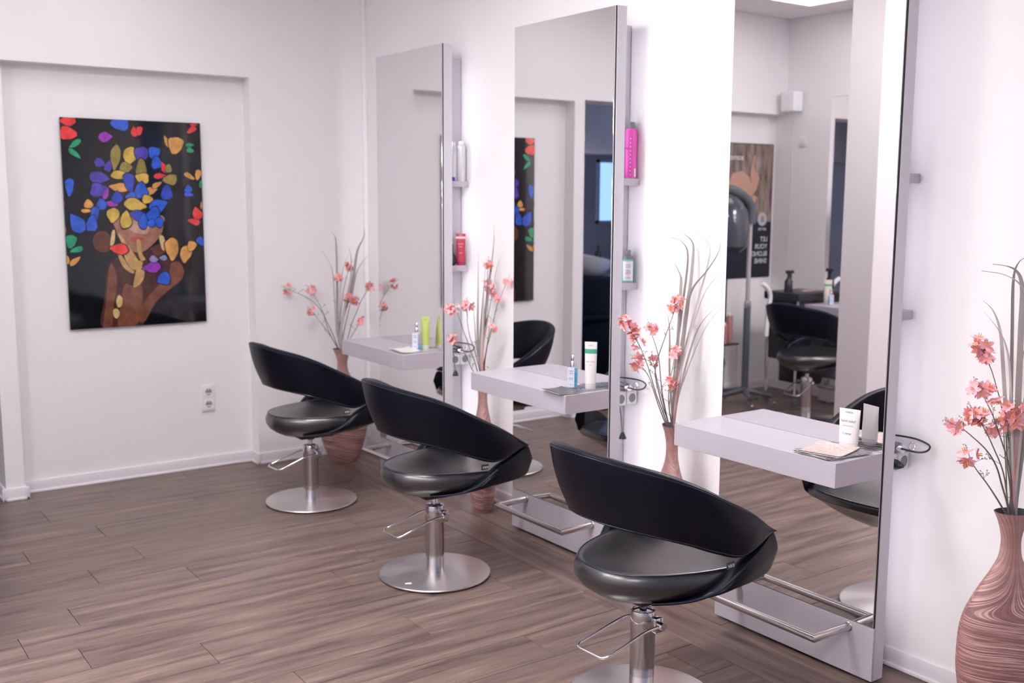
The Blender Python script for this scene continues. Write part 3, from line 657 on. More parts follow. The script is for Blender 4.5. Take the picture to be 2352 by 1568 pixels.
# ================================================================== FLOWERS
PET = {}
def petal_cluster(seed, white=False):
    """three or four six-petalled blossoms"""
    rnd = random.Random(seed); b = MB(); c = MB()
    for f in range(6):
        off = Vector((rnd.uniform(-1, 1), rnd.uniform(-1, 1), rnd.uniform(-1, 1))).normalized() * rnd.uniform(.010, .023)
        ax = (off + Vector((rnd.uniform(-.01, .01), rnd.uniform(-.01, .01), .006))).normalized()
        u = ax.cross(Vector((.3, .5, .8))).normalized(); w_ = ax.cross(u)
        for k in range(6):
            a = 2 * math.pi * k / 6 + rnd.uniform(-.2, .2); d = u * math.cos(a) + w_ * math.sin(a); s = ax.cross(d)
            L_ = rnd.uniform(.020, .027); wd = L_ * .27; lift = rnd.uniform(.15, .5)
            o = off
            pts = [o, o + d * L_ * .35 + ax * L_ * .22 * lift + s * wd, o + d * L_ * .35 + ax * L_ * .05 * lift, o + d * L_ * .35 + ax * L_ * .22 * lift - s * wd,
                   o + d * L_ * .7 + ax * L_ * .35 * lift + s * wd * .95, o + d * L_ * .7 + ax * L_ * .25 * lift, o + d * L_ * .7 + ax * L_ * .35 * lift - s * wd * .95, o + d * L_ + ax * L_ * .62 * lift]
            b.add(pts, [(0, 2, 1), (0, 3, 2), (1, 2, 5, 4), (2, 3, 6, 5), (4, 5, 7), (5, 6, 7)], True, 0)
        for k in range(3):
            q = off + ax * .004 + (u * math.cos(k * 2.1) + w_ * math.sin(k * 2.1)) * .0025
            b.tube([q, q + ax * .009 + (q - off) * .6], [.0014, .0009], 5, mi=1)
    return b
def blossom_mesh(seed, white=False):
    key = (seed % 4, white)
    if key not in PET:
        o = petal_cluster(seed % 4 + 10).build('blossom', [M['petal_white'] if white else M['petal'], M['pollen']]); PET[key] = o.data; bpy.data.objects.remove(o)
    return PET[key]
def flower_stem(label, base, heads, vase, size=1., mid=None, buds=(), seed=0, white=(), group=None):
    """base: root point inside the vase mouth; heads: blossom centres; mid: way points"""
    rnd = random.Random(seed); base = Vector(base)
    t = thing('flower_stem', label, 'flower', base, group=group)
    tip = Vector(heads[0]); vx = VP[vase]; way = [Vector((vx[0], vx[1], .60)), Vector((vx[0] * .45 + base.x * .55, vx[1] * .45 + base.y * .55, .66))] + [Vector(p) for p in (mid or [])] + [tip]
    S = spline(way, 7); n = len(S)
    S = [p + Vector((noise.noise(p * 14 + Vector((seed, 0, 0))), noise.noise(p * 14 + Vector((0, seed, 5))), 0)) * .004 * (0 if i < 8 else 1) for i, p in enumerate(S)]
    MB().tube([p - base for p in S], [.0026 * (1 - i / n) + .0009 for i in range(n)], 7).build('stem', M['stem'], t)
    for k, h in enumerate(heads):
        h = Vector(h); o = bpy.data.objects.new('blossom', blossom_mesh(seed + k, k in white)); COL.objects.link(o); o.parent = t; o.location = h - base
        o.rotation_euler = (rnd.uniform(0, 6), rnd.uniform(0, 6), rnd.uniform(0, 6)); sc_ = size * rnd.uniform(.95, 1.15); o.scale = (sc_,) * 3
        if k:
            q = min(S, key=lambda p: (p - h).length + (0 if p.z < h.z else .05)); MB().tube([q - base, (q + h) / 2 - base + Vector((0, 0, -.004)), h - base], .0009, 5).build('twig', M['stem'], t)
    # bud twigs along the upper stem and beyond the tip
    for k in range(3):
        i = int(n * rnd.uniform(.5, .95)); p = S[min(i, n - 1)]; d = Vector((rnd.uniform(-1, 1), rnd.uniform(-1, 1), rnd.uniform(.2, 1))).normalized()
        tw = MB(); q = p + d * rnd.uniform(.018, .034); tw.tube([p - base, q - base], .0007, 4)
        for e in range(3):
            r_ = q + Vector((rnd.uniform(-1, 1), rnd.uniform(-1, 1), rnd.uniform(-.3, 1))) * .008; tw.tube([q - base, r_ - base], .0005, 4)
            tw.lathe([(.0003, -.0022), (.0019, -.0010), (.0022, .0005), (.0003, .0024)], r_ - base, 6, mi=1)
        tw.build('bud_twig', [M['stem'], M['bud']], t)
    d = (tip - S[-4]).normalized(); tw = MB(); q = tip + d * .034; tw.tube([tip - base, q - base], [.0009, .0005], 4)
    for e in range(4):
        r_ = tip + d * (.020 + .006 * e) + Vector((rnd.uniform(-1, 1), rnd.uniform(-1, 1), rnd.uniform(-1, 1))) * .007
        tw.tube([tip + d * (.018 + .005 * e) - base, r_ - base], .0005, 4); tw.lathe([(.0003, -.0022), (.0017, -.0008), (.002, .0006), (.0003, .0024)], r_ - base, 6, mi=1)
    tw.build('bud_twig', [M['stem'], M['bud']], t)
    return t
def blade(pts, w0, parent, base, matl, thick=.0009, facing=None):
    S = spline(pts, 8); n = len(S); rings = []
    facing = facing or RT
    for i, p in enumerate(S):
        f = i / (n - 1); w_ = w0 * (1 - .35 * f) if f < .6 else w0 * .79 * (1 - (f - .6) / .4) ** 1.1
        w_ = max(w_, .0004); tn = (S[min(i + 1, n - 1)] - S[max(i - 1, 0)]).normalized(); s = (facing - tn * facing.dot(tn)).normalized(); nn = tn.cross(s)
        rings.append([p - base + s * w_ / 2, p - base + nn * (thick + w_ * .10), p - base - s * w_ / 2, p - base - nn * thick])
    return MB().ring_loft(rings, smooth=True).build('blade', matl, parent)
def grass(label, base, blades, facing=None):
    base = Vector(base); base.x -= .008; t = thing('grass_bundle', label, 'dried grass', base, group='dried grass bundles in the floor vases')
    for pts, w0, k in blades:
        P = [base - Vector((0, 0, .075)), base + (Vector(pts[0]) - base) * .05 + Vector((0, 0, -.005))] + [Vector(p) for p in pts]
        rf = Vector(facing or RT); a = math.sin(len(pts[0]) + w0 * 991 + pts[-1][0] * 37) * .6; rf = Matrix.Rotation(a, 3, 'Z') @ rf
        blade(P, w0, t, base, M[k], facing=rf)
    return t

def cx(v, px, py, dd=0.): # point near vase v seen at that place, dd metres behind (+) or in front (-) of the vase axis
    P = Vector((*VP[v], .7)); return at(px, py, depth_of(P) + dd)
# --- vase 4 (near, right edge)
b4 = lambda dx=0, dy=0: Vector((VP[4][0] + dx, VP[4][1] + dy, .675))
flower_stem('tallest pink blossom stem of the near vase, one cluster at its tip', b4(-.012, .02), [cx(4, 2262, 812, .03), cx(4, 2252, 795, .03)], 4, 1.0, [cx(4, 2325, 1080, .02), cx(4, 2300, 930, .03)], seed=1)
flower_stem('pink blossom stem of the near vase with two clusters just below the tallest', b4(-.02, .0), [cx(4, 2250, 893, -.02), cx(4, 2274, 905, -.02)], 4, 1.05, [cx(4, 2322, 1090, 0), cx(4, 2285, 970, -.01)], seed=2)
flower_stem('pink blossom stem of the near vase with a drooping cluster in the middle left', b4(-.025, .01), [cx(4, 2240, 950, .02), cx(4, 2250, 962, .01)], 4, 1.0, [cx(4, 2310, 1110, 0), cx(4, 2275, 1010, .02)], seed=3)
flower_stem('pink blossom stem of the near vase reaching farthest left', b4(-.03, .0), [cx(4, 2190, 974, -.04)], 4, .95, [cx(4, 2300, 1110, 0), cx(4, 2275, 1045, -.02), cx(4, 2225, 995, -.03)], seed=4)
flower_stem('lowest pink blossom stem of the near vase, ending beside the wall', b4(-.035, .005), [cx(4, 2226, 1045, .03)], 4, 1.0, [cx(4, 2278, 1130, 0), cx(4, 2245, 1080, .02)], seed=5)
flower_stem('pink blossom stem of the near vase with clusters at the right edge', b4(0, -.01), [cx(4, 2322, 945, -.05), cx(4, 2345, 955, -.05), cx(4, 2330, 962, -.04)], 4, 1.05, [cx(4, 2318, 1110, -.02), cx(4, 2312, 1020, -.04)], seed=6)
flower_stem('short pink blossom stem of the near vase partly behind the others', b4(.0, .02), [cx(4, 2302, 975, .04), cx(4, 2285, 990, .04)], 4, .8, [cx(4, 2312, 1100, .03)], seed=7)
grass('bundle of broad grey grass blades in the near vase', b4(.01, 0), [
    ([cx(4, 2322, 1000, .02), cx(4, 2325, 760, .02), cx(4, 2328, 640, .02), cx(4, 2342, 600, .0), cx(4, 2365, 590, -.02)], .019, 'blade'),
    ([cx(4, 2335, 1000, 0), cx(4, 2345, 760, 0), cx(4, 2348, 660, 0), cx(4, 2330, 618, 0), cx(4, 2280, 606, 0)], .020, 'blade'),
    ([cx(4, 2315, 1020, .03), cx(4, 2305, 860, .03), cx(4, 2298, 765, .03), cx(4, 2282, 715, .03), cx(4, 2258, 690, .03)], .013, 'blade2'),
    ([cx(4, 2325, 1020, .0), cx(4, 2320, 860, .0), cx(4, 2312, 800, .0), cx(4, 2295, 760, .0), cx(4, 2260, 715, .0)], .008, 'blade2'),
    ([cx(4, 2345, 1000, -.02), cx(4, 2368, 760, -.02), cx(4, 2350, 665, -.02), cx(4, 2310, 632, -.02), cx(4, 2255, 622, -.02)], .012, 'blade2'),
    ([cx(4, 2350, 1020, .03), cx(4, 2380, 850, .03), cx(4, 2400, 720, .03), cx(4, 2430, 650, .03)], .018, 'blade'),
    ([cx(4, 2338, 1060, .02), cx(4, 2338, 900, .02), cx(4, 2355, 790, .02)], .022, 'blade'),
    ([cx(4, 2330, 1100, -.01), cx(4, 2335, 1020, -.01), cx(4, 2340, 985, -.01)], .010, 'reed')])
# --- vase 3
b3 = lambda dx=0, dy=0: Vector((VP[3][0] + dx, VP[3][1] + dy, .675))
flower_stem('highest pink blossom stem of the vase beside the nearest mirror', b3(-.02, 0), [cx(3, 1553, 702, -.02), cx(3, 1560, 690, -.02)], 3, .95, [cx(3, 1505, 860, -.02), cx(3, 1530, 770, -.02)], seed=11)
flower_stem('pink blossom stem with one upright cluster left of the highest one beside the nearest mirror', b3(-.02, .01), [cx(3, 1494, 755, .02)], 3, 1., [cx(3, 1520, 900, .01), cx(3, 1512, 820, .02)], seed=12)
flower_stem('arching pink blossom stem with a long row of clusters beside the middle mirror', b3(-.03, 0), [cx(3, 1447, 752, -.03), cx(3, 1458, 768, -.03), cx(3, 1466, 788, -.03), cx(3, 1436, 742, -.03)], 3, .95, [cx(3, 1505, 900, -.02), cx(3, 1480, 820, -.03)], seed=13)
flower_stem('low pink blossom stem left of the vase beside the nearest mirror', b3(-.03, .01), [cx(3, 1463, 830, .0)], 3, 1.05, [cx(3, 1512, 930, 0), cx(3, 1490, 865, 0)], seed=14)
flower_stem('pale pink blossom stem in the middle of the vase beside the nearest mirror', b3(-.01, .01), [cx(3, 1500, 828, .04)], 3, .85, [cx(3, 1522, 920, .02)], seed=15)
flower_stem('pink blossom stem leaning on the grass beside the nearest mirror', b3(0, -.005), [cx(3, 1550, 810, -.03)], 3, .95, [cx(3, 1535, 910, -.02)], seed=16)
flower_stem('lowest pink blossom stem right of the vase beside the nearest mirror', b3(0, -.01), [cx(3, 1547, 880, -.05), cx(3, 1540, 874, -.05)], 3, .8, [cx(3, 1538, 930, -.03)], seed=17)
grass('bundle of long arching grass blades between the middle and the nearest mirror', b3(.01, 0), [
    ([cx(3, 1560, 850, .0), cx(3, 1580, 700, .0), cx(3, 1592, 590, .0), cx(3, 1588, 552, .0), cx(3, 1558, 530, .0)], .017, 'blade'),
    ([cx(3, 1550, 850, .02), cx(3, 1568, 700, .02), cx(3, 1580, 590, .02), cx(3, 1566, 555, .02), cx(3, 1538, 545, .02)], .013, 'blade'),
    ([cx(3, 1555, 860, .0), cx(3, 1575, 730, .0), cx(3, 1590, 665, -.03), cx(3, 1625, 620, -.09), cx(3, 1652, 575, -.14), cx(3, 1653, 542, -.15)], .011, 'blade'),
    ([cx(3, 1562, 850, .03), cx(3, 1600, 700, -.02), cx(3, 1625, 610, -.08), cx(3, 1628, 560, -.08), cx(3, 1585, 516, -.04)], .010, 'blade2'),
    ([cx(3, 1558, 880, -.02), cx(3, 1585, 770, -.04), cx(3, 1620, 670, -.10), cx(3, 1662, 620, -.17)], .009, 'blade2'),
    ([cx(3, 1560, 900, -.02), cx(3, 1590, 790, -.03), cx(3, 1612, 740, -.08), cx(3, 1650, 700, -.15)], .009, 'blade'),
    ([cx(3, 1555, 920, .0), cx(3, 1590, 820, -.03), cx(3, 1625, 745, -.10), cx(3, 1658, 708, -.17)], .008, 'blade2'),
    ([cx(3, 1538, 860, .02), cx(3, 1538, 760, .02), cx(3, 1532, 715, .02)], .010, 'blade'),
    ([cx(3, 1556, 800, .02), cx(3, 1564, 660, .02), cx(3, 1562, 630, .02), cx(3, 1546, 600, .02)], .016, 'blade'),
    ([cx(3, 1566, 820, -.01), cx(3, 1572, 730, -.01), cx(3, 1585, 640, -.01)], .018, 'blade'),
    ([cx(3, 1552, 930, -.02), cx(3, 1558, 860, -.02), cx(3, 1560, 830, -.02)], .009, 'reed')])
# --- vase 2
b2 = lambda dx=0, dy=0: Vector((VP[2][0] + dx, VP[2][1] + dy, .675))
flower_stem('highest pink blossom stem of the vase beside the middle mirror', b2(0, 0), [cx(2, 1121, 606, -.02)], 2, .9, [cx(2, 1112, 760, 0), cx(2, 1118, 670, -.01)], seed=21)
flower_stem('pink blossom stem with two clusters under the highest one beside the middle mirror', b2(-.01, 0), [cx(2, 1125, 659, .02), cx(2, 1137, 683, .02)], 2, 1.05, [cx(2, 1108, 800, 0), cx(2, 1118, 720, .01)], seed=22)
flower_stem('pale pink blossom stem leaning right to the middle mirror', b2(.01, 0), [cx(2, 1165, 645, -.03)], 2, .85, [cx(2, 1118, 800, 0), cx(2, 1140, 710, -.02)], seed=23)
flower_stem('pink blossom stem left of the grass beside the side shelves of the farthest mirror', b2(-.02, 0), [cx(2, 1073, 702, .0)], 2, 1., [cx(2, 1095, 820, 0), cx(2, 1076, 760, 0)], seed=24)
flower_stem('blossom stem with a cluster bleached white, in front of the farthest mirror frame', b2(-.03, 0), [cx(2, 1048, 708, -.03), cx(2, 1034, 710, -.04)], 2, .95, [cx(2, 1090, 830, 0), cx(2, 1065, 760, -.02)], seed=25, white=(0,))
flower_stem('lowest pink blossom stem pointing left in front of the farthest mirror frame', b2(-.03, -.01), [cx(2, 1041, 780, -.05)], 2, .95, [cx(2, 1085, 850, -.02), cx(2, 1065, 805, -.04)], seed=26)
flower_stem('pink blossom stem low on the right side of the vase beside the middle mirror', b2(.01, -.01), [cx(2, 1131, 753, -.03)], 2, .95, [cx(2, 1112, 830, -.01)], seed=27)
grass('bundle of straight grass blades between the farthest and the middle mirror', b2(.005, 0), [
    ([cx(2, 1110, 760, .0), cx(2, 1125, 640, .0), cx(2, 1134, 560, .0), cx(2, 1134, 512, .0)], .015, 'blade'),
    ([cx(2, 1098, 780, .01), cx(2, 1098, 680, .01), cx(2, 1099, 580, .01)], .017, 'blade'),
    ([cx(2, 1108, 780, -.01), cx(2, 1116, 690, -.01), cx(2, 1127, 600, -.01)], .012, 'blade'),
    ([cx(2, 1112, 780, .02), cx(2, 1128, 690, .02), cx(2, 1140, 620, .02), cx(2, 1158, 572, .02)], .009, 'blade2'),
    ([cx(2, 1095, 800, .0), cx(2, 1090, 740, .0), cx(2, 1086, 680, .0)], .008, 'blade'),
    ([cx(2, 1103, 790, .0), cx(2, 1108, 700, .0), cx(2, 1117, 590, .0)], .013, 'blade'),
    ([cx(2, 1106, 800, -.02), cx(2, 1110, 730, -.02), cx(2, 1112, 650, -.02)], .018, 'blade2'),
    ([cx(2, 1118, 800, .01), cx(2, 1124, 760, .01), cx(2, 1132, 700, .01)], .008, 'blade'),
    ([cx(2, 1108, 830, -.02), cx(2, 1112, 780, -.02), cx(2, 1113, 740, -.02)], .011, 'reed')])
# --- vase 1
b1 = lambda dx=0, dy=0: Vector((VP[1][0] + dx, VP[1][1] + dy, .675))
flower_stem('farthest left pink blossom stem of the corner vase, arching over the chair', b1(-.03, 0), [cx(1, 661, 663, -.05)], 1, 1., [cx(1, 752, 740, -.02), cx(1, 720, 693, -.04)], seed=31)
flower_stem('pink blossom stem of the corner vase with a cluster left of the grass', b1(-.025, .01), [cx(1, 713, 666, .0)], 1, .95, [cx(1, 755, 760, 0), cx(1, 735, 700, 0)], seed=32)
flower_stem('pink blossom stem of the corner vase with the lowest cluster on the left', b1(-.03, -.01), [cx(1, 715, 713, -.03)], 1, 1., [cx(1, 758, 770, -.02)], seed=33)
flower_stem('pink blossom stem of the corner vase in front of its tall grass', b1(-.01, 0), [cx(1, 776, 638, .0)], 1, .9, [cx(1, 778, 760, 0), cx(1, 776, 690, 0)], seed=34)
flower_stem('highest pink blossom stem of the corner vase', b1(.0, .01), [cx(1, 804, 612, .02)], 1, 1., [cx(1, 780, 750, 0), cx(1, 790, 660, .02)], seed=35)
flower_stem('pink blossom stem of the corner vase with a double cluster in the middle', b1(.01, 0), [cx(1, 801, 681, -.02), cx(1, 815, 688, -.02)], 1, 1.05, [cx(1, 785, 760, 0)], seed=36)
flower_stem('pink blossom stem of the corner vase leaning right to the farthest mirror', b1(.02, 0), [cx(1, 850, 660, -.08)], 1, .95, [cx(1, 806, 750, -.03), cx(1, 830, 690, -.06)], seed=37)
flower_stem('lowest pink blossom stem of the corner vase, just above the farthest shelf', b1(.02, -.01), [cx(1, 829, 737, -.12)], 1, 1., [cx(1, 806, 775, -.06)], seed=38)
grass('bundle of grass blades in the corner vase', b1(.0, 0), [
    ([cx(1, 785, 740, .0), cx(1, 808, 660, .0), cx(1, 820, 580, .0), cx(1, 835, 545, .0), cx(1, 836, 520, .0)], .020, 'blade'),
    ([cx(1, 775, 740, .02), cx(1, 774, 640, .02), cx(1, 772, 560, .02), cx(1, 768, 540, .02), cx(1, 758, 532, .02)], .013, 'blade'),
    ([cx(1, 773, 760, .0), cx(1, 768, 680, .0), cx(1, 763, 620, .0), cx(1, 752, 595, .0), cx(1, 737, 573, .0)], .008, 'blade'),
    ([cx(1, 790, 760, -.02), cx(1, 806, 690, -.02), cx(1, 818, 630, -.03), cx(1, 830, 605, -.04), cx(1, 848, 585, -.05)], .010, 'blade'),
    ([cx(1, 780, 760, .0), cx(1, 782, 660, .0), cx(1, 790, 610, .0), cx(1, 803, 580, .0)], .010, 'blade2'),
    ([cx(1, 783, 760, -.02), cx(1, 793, 700, -.02), cx(1, 806, 640, -.02), cx(1, 806, 590, -.02), cx(1, 800, 565, -.02)], .018, 'blade2'),
    ([cx(1, 777, 770, -.02), cx(1, 776, 720, -.02), cx(1, 775, 660, -.02)], .016, 'blade')])

# ================================================================== SHELF PRODUCTS
def squeeze_tube(label, loc, rz, w_, d_, h, body, cap, caph, cat='tube', bands=(), lines=None, group=None, inv=False):
    t = thing('cream_tube', label, cat, loc, rz, group); n = 28
    def rg(a, b_, z): return [(a * math.cos(2 * math.pi * k / n), b_ * math.sin(2 * math.pi * k / n), z) for k in range(n)]
    MB().ring_loft([rg(w_ * .40, d_ * .48, 0), rg(w_ * .42, d_ * .5, .002), rg(w_ * .43, d_ * .5, caph - .001), rg(w_ * .40, d_ * .46, caph)]).build('cap', cap, t)
    def dims(f): return w_ * (.44 + .06 * f), d_ * .5 * (1 - f ** 1.4) + .0012
    fs = [0, .1, .25, .4, .55, .7, .82, .92, .97, 1.0]; z0, z1 = caph, h
    MB().ring_loft([rg(*dims(f), z0 + (z1 - z0) * f) for f in fs]).build('tube_body', body, t)
    for f0, f1, m_ in bands:
        MB().ring_loft([rg(dims(f)[0] + .0006, dims(f)[1] + .0006, z0 + (z1 - z0) * f) for f in (f0, (f0 + f1) / 2, f1)], False, False).build('printed_band', m_, t)
    for s, f, size, m_ in (lines or []):
        zz = z0 + (z1 - z0) * f; yy = -dims(f)[1] - .0008
        text('lettering', s, size, Matrix.Translation((0, yy, zz)) @ Matrix.Rotation(math.pi / 2 - .06, 4, 'X'), m_, t, .0001)
    return t
def spray_bottle(label, loc, rz, h=.142, w_=.042, fill=.75):
    t = thing('spray_bottle', label, 'bottle', loc, rz, 'clear pump bottles with blue liquid'); bh = h * .66; hw = w_ / 2
    MB().box(-hw, hw, -hw * .8, hw * .8, 0, bh, .005, 3).build('bottle_body', M['clear'], t)
    MB().box(-hw + .003, hw - .003, -hw * .8 + .003, hw * .8 - .003, .004, .004 + (bh - .008) * fill, .003, 2).build('liquid', M['liquid'], t)
    MB().box(-hw - .0004, hw * .35, -hw * .8 - .0006, -hw * .8 + .0004, bh * .08, bh * .97, .0001, 1).build('label_sheet', M['label_blue'], t)
    for k, zz in enumerate((.80, .72, .68, .50, .46, .42, .2)): MB().box(-hw * .75, hw * .1, -hw * .8 - .0009, -hw * .8 - .0005, bh * zz, bh * zz + (.0028 if k == 0 else .0014)).build('label_line', M['grey'], t)
    MB().lathe([(.0125, bh), (.0125, bh + .022), (.0115, bh + .0235)], n=24).build('collar', M['chrome'], t)
    MB().lathe([(.0085, bh + .0235), (.0085, bh + .030), (.0095, bh + .031), (.0095, h - .002), (.008, h)], n=24).build('spray_head', M['chrome'], t)
    return t
G_ = M['grey']; tub_w = mat('tube_white', (.80, .76, .76), .35); capf = mat('cap_frosted', (.70, .68, .72), .4); tub_g = mat('tube_lime', (.52, .62, .16), .35); tub_r = mat('tube_red', (.52, .045, .085), .35); band_g = mat('band_green', (.06, .34, .22), .4)
SZt = SZ
# magazines / leaflets
def leaflet(label, name, cx_, cy_, z, w_, d_, rz, top_m, curl=.004, pages=M['paper_white'], cat='magazine', grp=None):
    t = thing(name, label, cat, (cx_, cy_, z), rz, grp); n = 12
    def sheet(zz, th, cu, m_, nm, ins=0.):
        b = MB(); v = []
        for i in range(n + 1):
            for s in (0, 1):
                u = i / n; x = (u - .5) * (w_ - ins); y = (s - .5) * (d_ - ins); c_ = cu * (abs(u - .5) * 2) ** 3
                v.append((x, y, zz + c_)); 
        m0 = len(v); v2 = [(x, y, z_ + th) for x, y, z_ in v]; F = []
        for i in range(n):
            a = 2 * i; F += [(a, a + 1, a + 3, a + 2)[::-1], (m0 + a, m0 + a + 1, m0 + a + 3, m0 + a + 2), (a, a + 2, m0 + a + 2, m0 + a), (a + 1, m0 + a + 1, m0 + a + 3, a + 3)]
        F += [(0, m0, m0 + 1, 1), (2 * n, 2 * n + 1, m0 + 2 * n + 1, m0 + 2 * n)]
        b.add(v + v2, F, False).build(nm, m_, t)
    sheet(.0003, .0018, curl * .5, pages, 'pages', .002); sheet(.0022, .0006, curl, top_m, 'cover')
    return t
def swirl(name, c1_, c2_, c3_, sc_=9):
    m_ = mat(name, c1_, .3); nt = m_.node_tree; tc = nd(m_, 'ShaderNodeTexCoord'); wv = nd(m_, 'ShaderNodeTexWave'); wv.inputs['Scale'].default_value = sc_; wv.inputs['Distortion'].default_value = 14; wv.inputs['Detail'].default_value = 3
    cr = nd(m_, 'ShaderNodeValToRGB'); e = cr.color_ramp.elements; e[0].color = (*c1_, 1); e[1].color = (*c3_, 1); x = cr.color_ramp.elements.new(.45); x.color = (*c2_, 1)
    nt.links.new(tc.outputs['Object'], wv.inputs['Vector']); nt.links.new(wv.outputs['Fac'], cr.inputs[0]); nt.links.new(cr.outputs[0], nt.nodes['Principled BSDF'].inputs['Base Color']); return m_
sw = swirl('cover_pink_swirl', (.74, .64, .61), (.72, .40, .32), (.76, .70, .68)); sg_ = swirl('cover_grey_print', (.10, .10, .11), (.20, .19, .20), (.34, .32, .33), 14); sgr = swirl('cover_green_print', (.42, .44, .36), (.28, .33, .22), (.62, .60, .52), 12)
leaflet('grey brochure at the bottom of the pile on the nearest shelf', 'magazine', -.122, 2.078, SZt, .205, .148, R(2), sg_)
leaflet('silver grey brochure under the pink one on the nearest shelf', 'magazine', -.135, 2.062, SZt + .0045, .19, .14, R(-9), sg_, .004)
leaflet('pink and white swirl brochure on top of the pile on the nearest shelf', 'magazine', -.148, 2.072, SZt + .0090, .165, .135, R(14), sw, .005)
leaflet('grey printed brochure under the blue bottle on the middle shelf', 'magazine', -.115, 3.380, SZt, .205, .135, R(3), sg_)
leaflet('dark open leaflet overlapping the front edge of the middle shelf', 'magazine', -.205, 3.372, SZt + .0040, .10, .135, R(-4), M['paper_dark'], .005)
leaflet('green printed brochure beneath the bottles on the farthest shelf', 'magazine', -.09, 4.725, SZt, .17, .14, R(4), sgr)
leaflet('white blank leaflet at the front of the farthest shelf', 'magazine', -.165, 4.735, SZt + .0040, .11, .16, R(-6), M['paper_white'], .006)
zt_ = SZt + .0034
squeeze_tube('white hand cream tube standing on the nearest shelf', (-.056, 2.066, SZt + .0034), R(-78), .071, .036, .130, tub_w, capf, .022,
             lines=[('AVEDA', .88, .0080, G_), ('hand relief', .62, .0115, G_), ('moisturizing creme', .50, .0048, G_), ('Creme', .26, .0105, mat('ink_violet', (.25, .22, .55), .5))])
squeeze_tube('tall white tube with a green band behind the blue bottle on the middle shelf', (-.062, 3.350, zt_), R(-46), .052, .034, .198, tub_w, capf, .024, bands=[(.72, .83, band_g)],
             lines=[('AVEDA', .90, .0070, G_), ('hair color', .52, .0090, G_), ('conserve', .44, .005, G_)])
spray_bottle('clear pump bottle full of blue liquid on the middle shelf', (-.118, 3.398, zt_), R(-42), .142, .042, .93)
spray_bottle('clear pump bottle almost empty of blue liquid on the farthest shelf', (-.092, 4.730, zt_), R(-42), .142, .042, .30)
squeeze_tube('lime green tube standing on the farthest shelf', (-.042, 4.728, zt_), R(-40), .044, .032, .172, tub_g, capf, .022, lines=[('AVEDA', .88, .006, G_)])
# opposite station products
squeeze_tube('cream tube with a green stripe on the opposite station, seen in the nearest mirror', (-3.70, 5.10, SZt), R(50), .06, .035, .19, mat('tube_cream', (.72, .66, .55), .4), capf, .02, bands=[(.72, .80, band_g)])
spray_bottle('blue pump bottle on the opposite station, seen in the nearest mirror', (-3.66, 5.04, SZt), R(50), .13, .042, .9)
# side shelf bottles
ZS1, ZS2 = 1.650, 1.213
def can(label, loc, r, h, body, cap, caph, capr=.7, name='hairspray_can', cat='can', dots=False):
    t = thing(name, label, cat, loc, R(-35))
    MB().lathe([(r * .94, 0), (r, .003), (r, h - caph - .016), (r * .93, h - caph - .006), (r * .75, h - caph)], n=28).build('can_body', body, t)
    MB().lathe([(r * capr, h - caph), (r * capr, h - caph * .25), (r * capr * .8, h)], n=24).build('cap', cap, t)
    if dots:
        for k in range(10):
            a = R(-100); MB().lathe([(.0001, -.0003), (.0024, -.0003), (.0026, .0006), (.0001, .0008)], (0, 0, 0), 8, axis='y').build('printed_dot', M['white'], t, (r * math.cos(a) * 1.01, r * math.sin(a) * 1.01, .014 + k * .0165))
        MB().box(-.004, .004, -.0008, .0004, 0, .034).build('printed_barcode', M['white'], t, (r * .62, -r * .82, .006)).rotation_euler = (0, 0, R(36))
        text('lettering', 'REA', .013, Matrix.Translation((-r * .75, -r * .75, .118)) @ Matrix.Rotation(R(-44), 4, 'Z') @ Matrix.Rotation(math.pi / 2, 4, 'X'), mat('ink_dark_red', (.3, .02, .09), .5), t, .0002)
    return t
pink = mat('can_pink', (.82, .10, .50), .28); silver = mat('can_silver', (.72, .72, .76), .3, .3)
can('hot pink spray can with dark cap on the upper side shelf of the middle mirror', (.160, Y2 + .077, ZS1), .0255, .232, pink, M['grey'], .028, .62, dots=True)
can('tall white silver spray can on the upper side shelf of the farthest mirror', (.160, Y1 + .076, ZS1), .0235, .205, silver, M['white'], .02, .62)
can('slim white silver spray can behind the tall one on the farthest mirror shelf', (.126, Y1 + .094, ZS1), .018, .200, silver, M['white'], .02, .62)
t = squeeze_tube('white tube with violet base at the frame edge of the farthest mirror shelf', (.098, Y1 + .066, ZS1), R(-35), .036, .028, .145, tub_w, mat('cap_violet', (.06, .04, .42), .4), .02)
squeeze_tube('crimson tube with white print on the lower side shelf of the farthest mirror', (.152, Y1 + .070, ZS2), R(-34), .052, .032, .165, tub_r, mat('cap_plum', (.38, .03, .10), .4), .02, bands=[(.82, .90, mat('band_pinkish', (.80, .58, .62), .4))],
             lines=[('AVEDA', .93, .006, M['white']), ('smooth', .62, .009, M['white']), ('infusion', .52, .007, M['white']), ('masque', .30, .006, M['white'])])
# dark brush head next to the crimson tube
t = thing('styling_brush', 'dark round brush half hidden behind the farthest mirror frame', 'brush', (.112, Y1 + .090, ZS2))
MB().lathe([(.012, 0), (.020, .01), (.023, .03), (.018, .05), (.009, .062)], n=20).build('brush_head', M['dark'], t); MB().lathe([(.007, .06), (.006, .11)], n=12).build('handle', M['dark'], t)
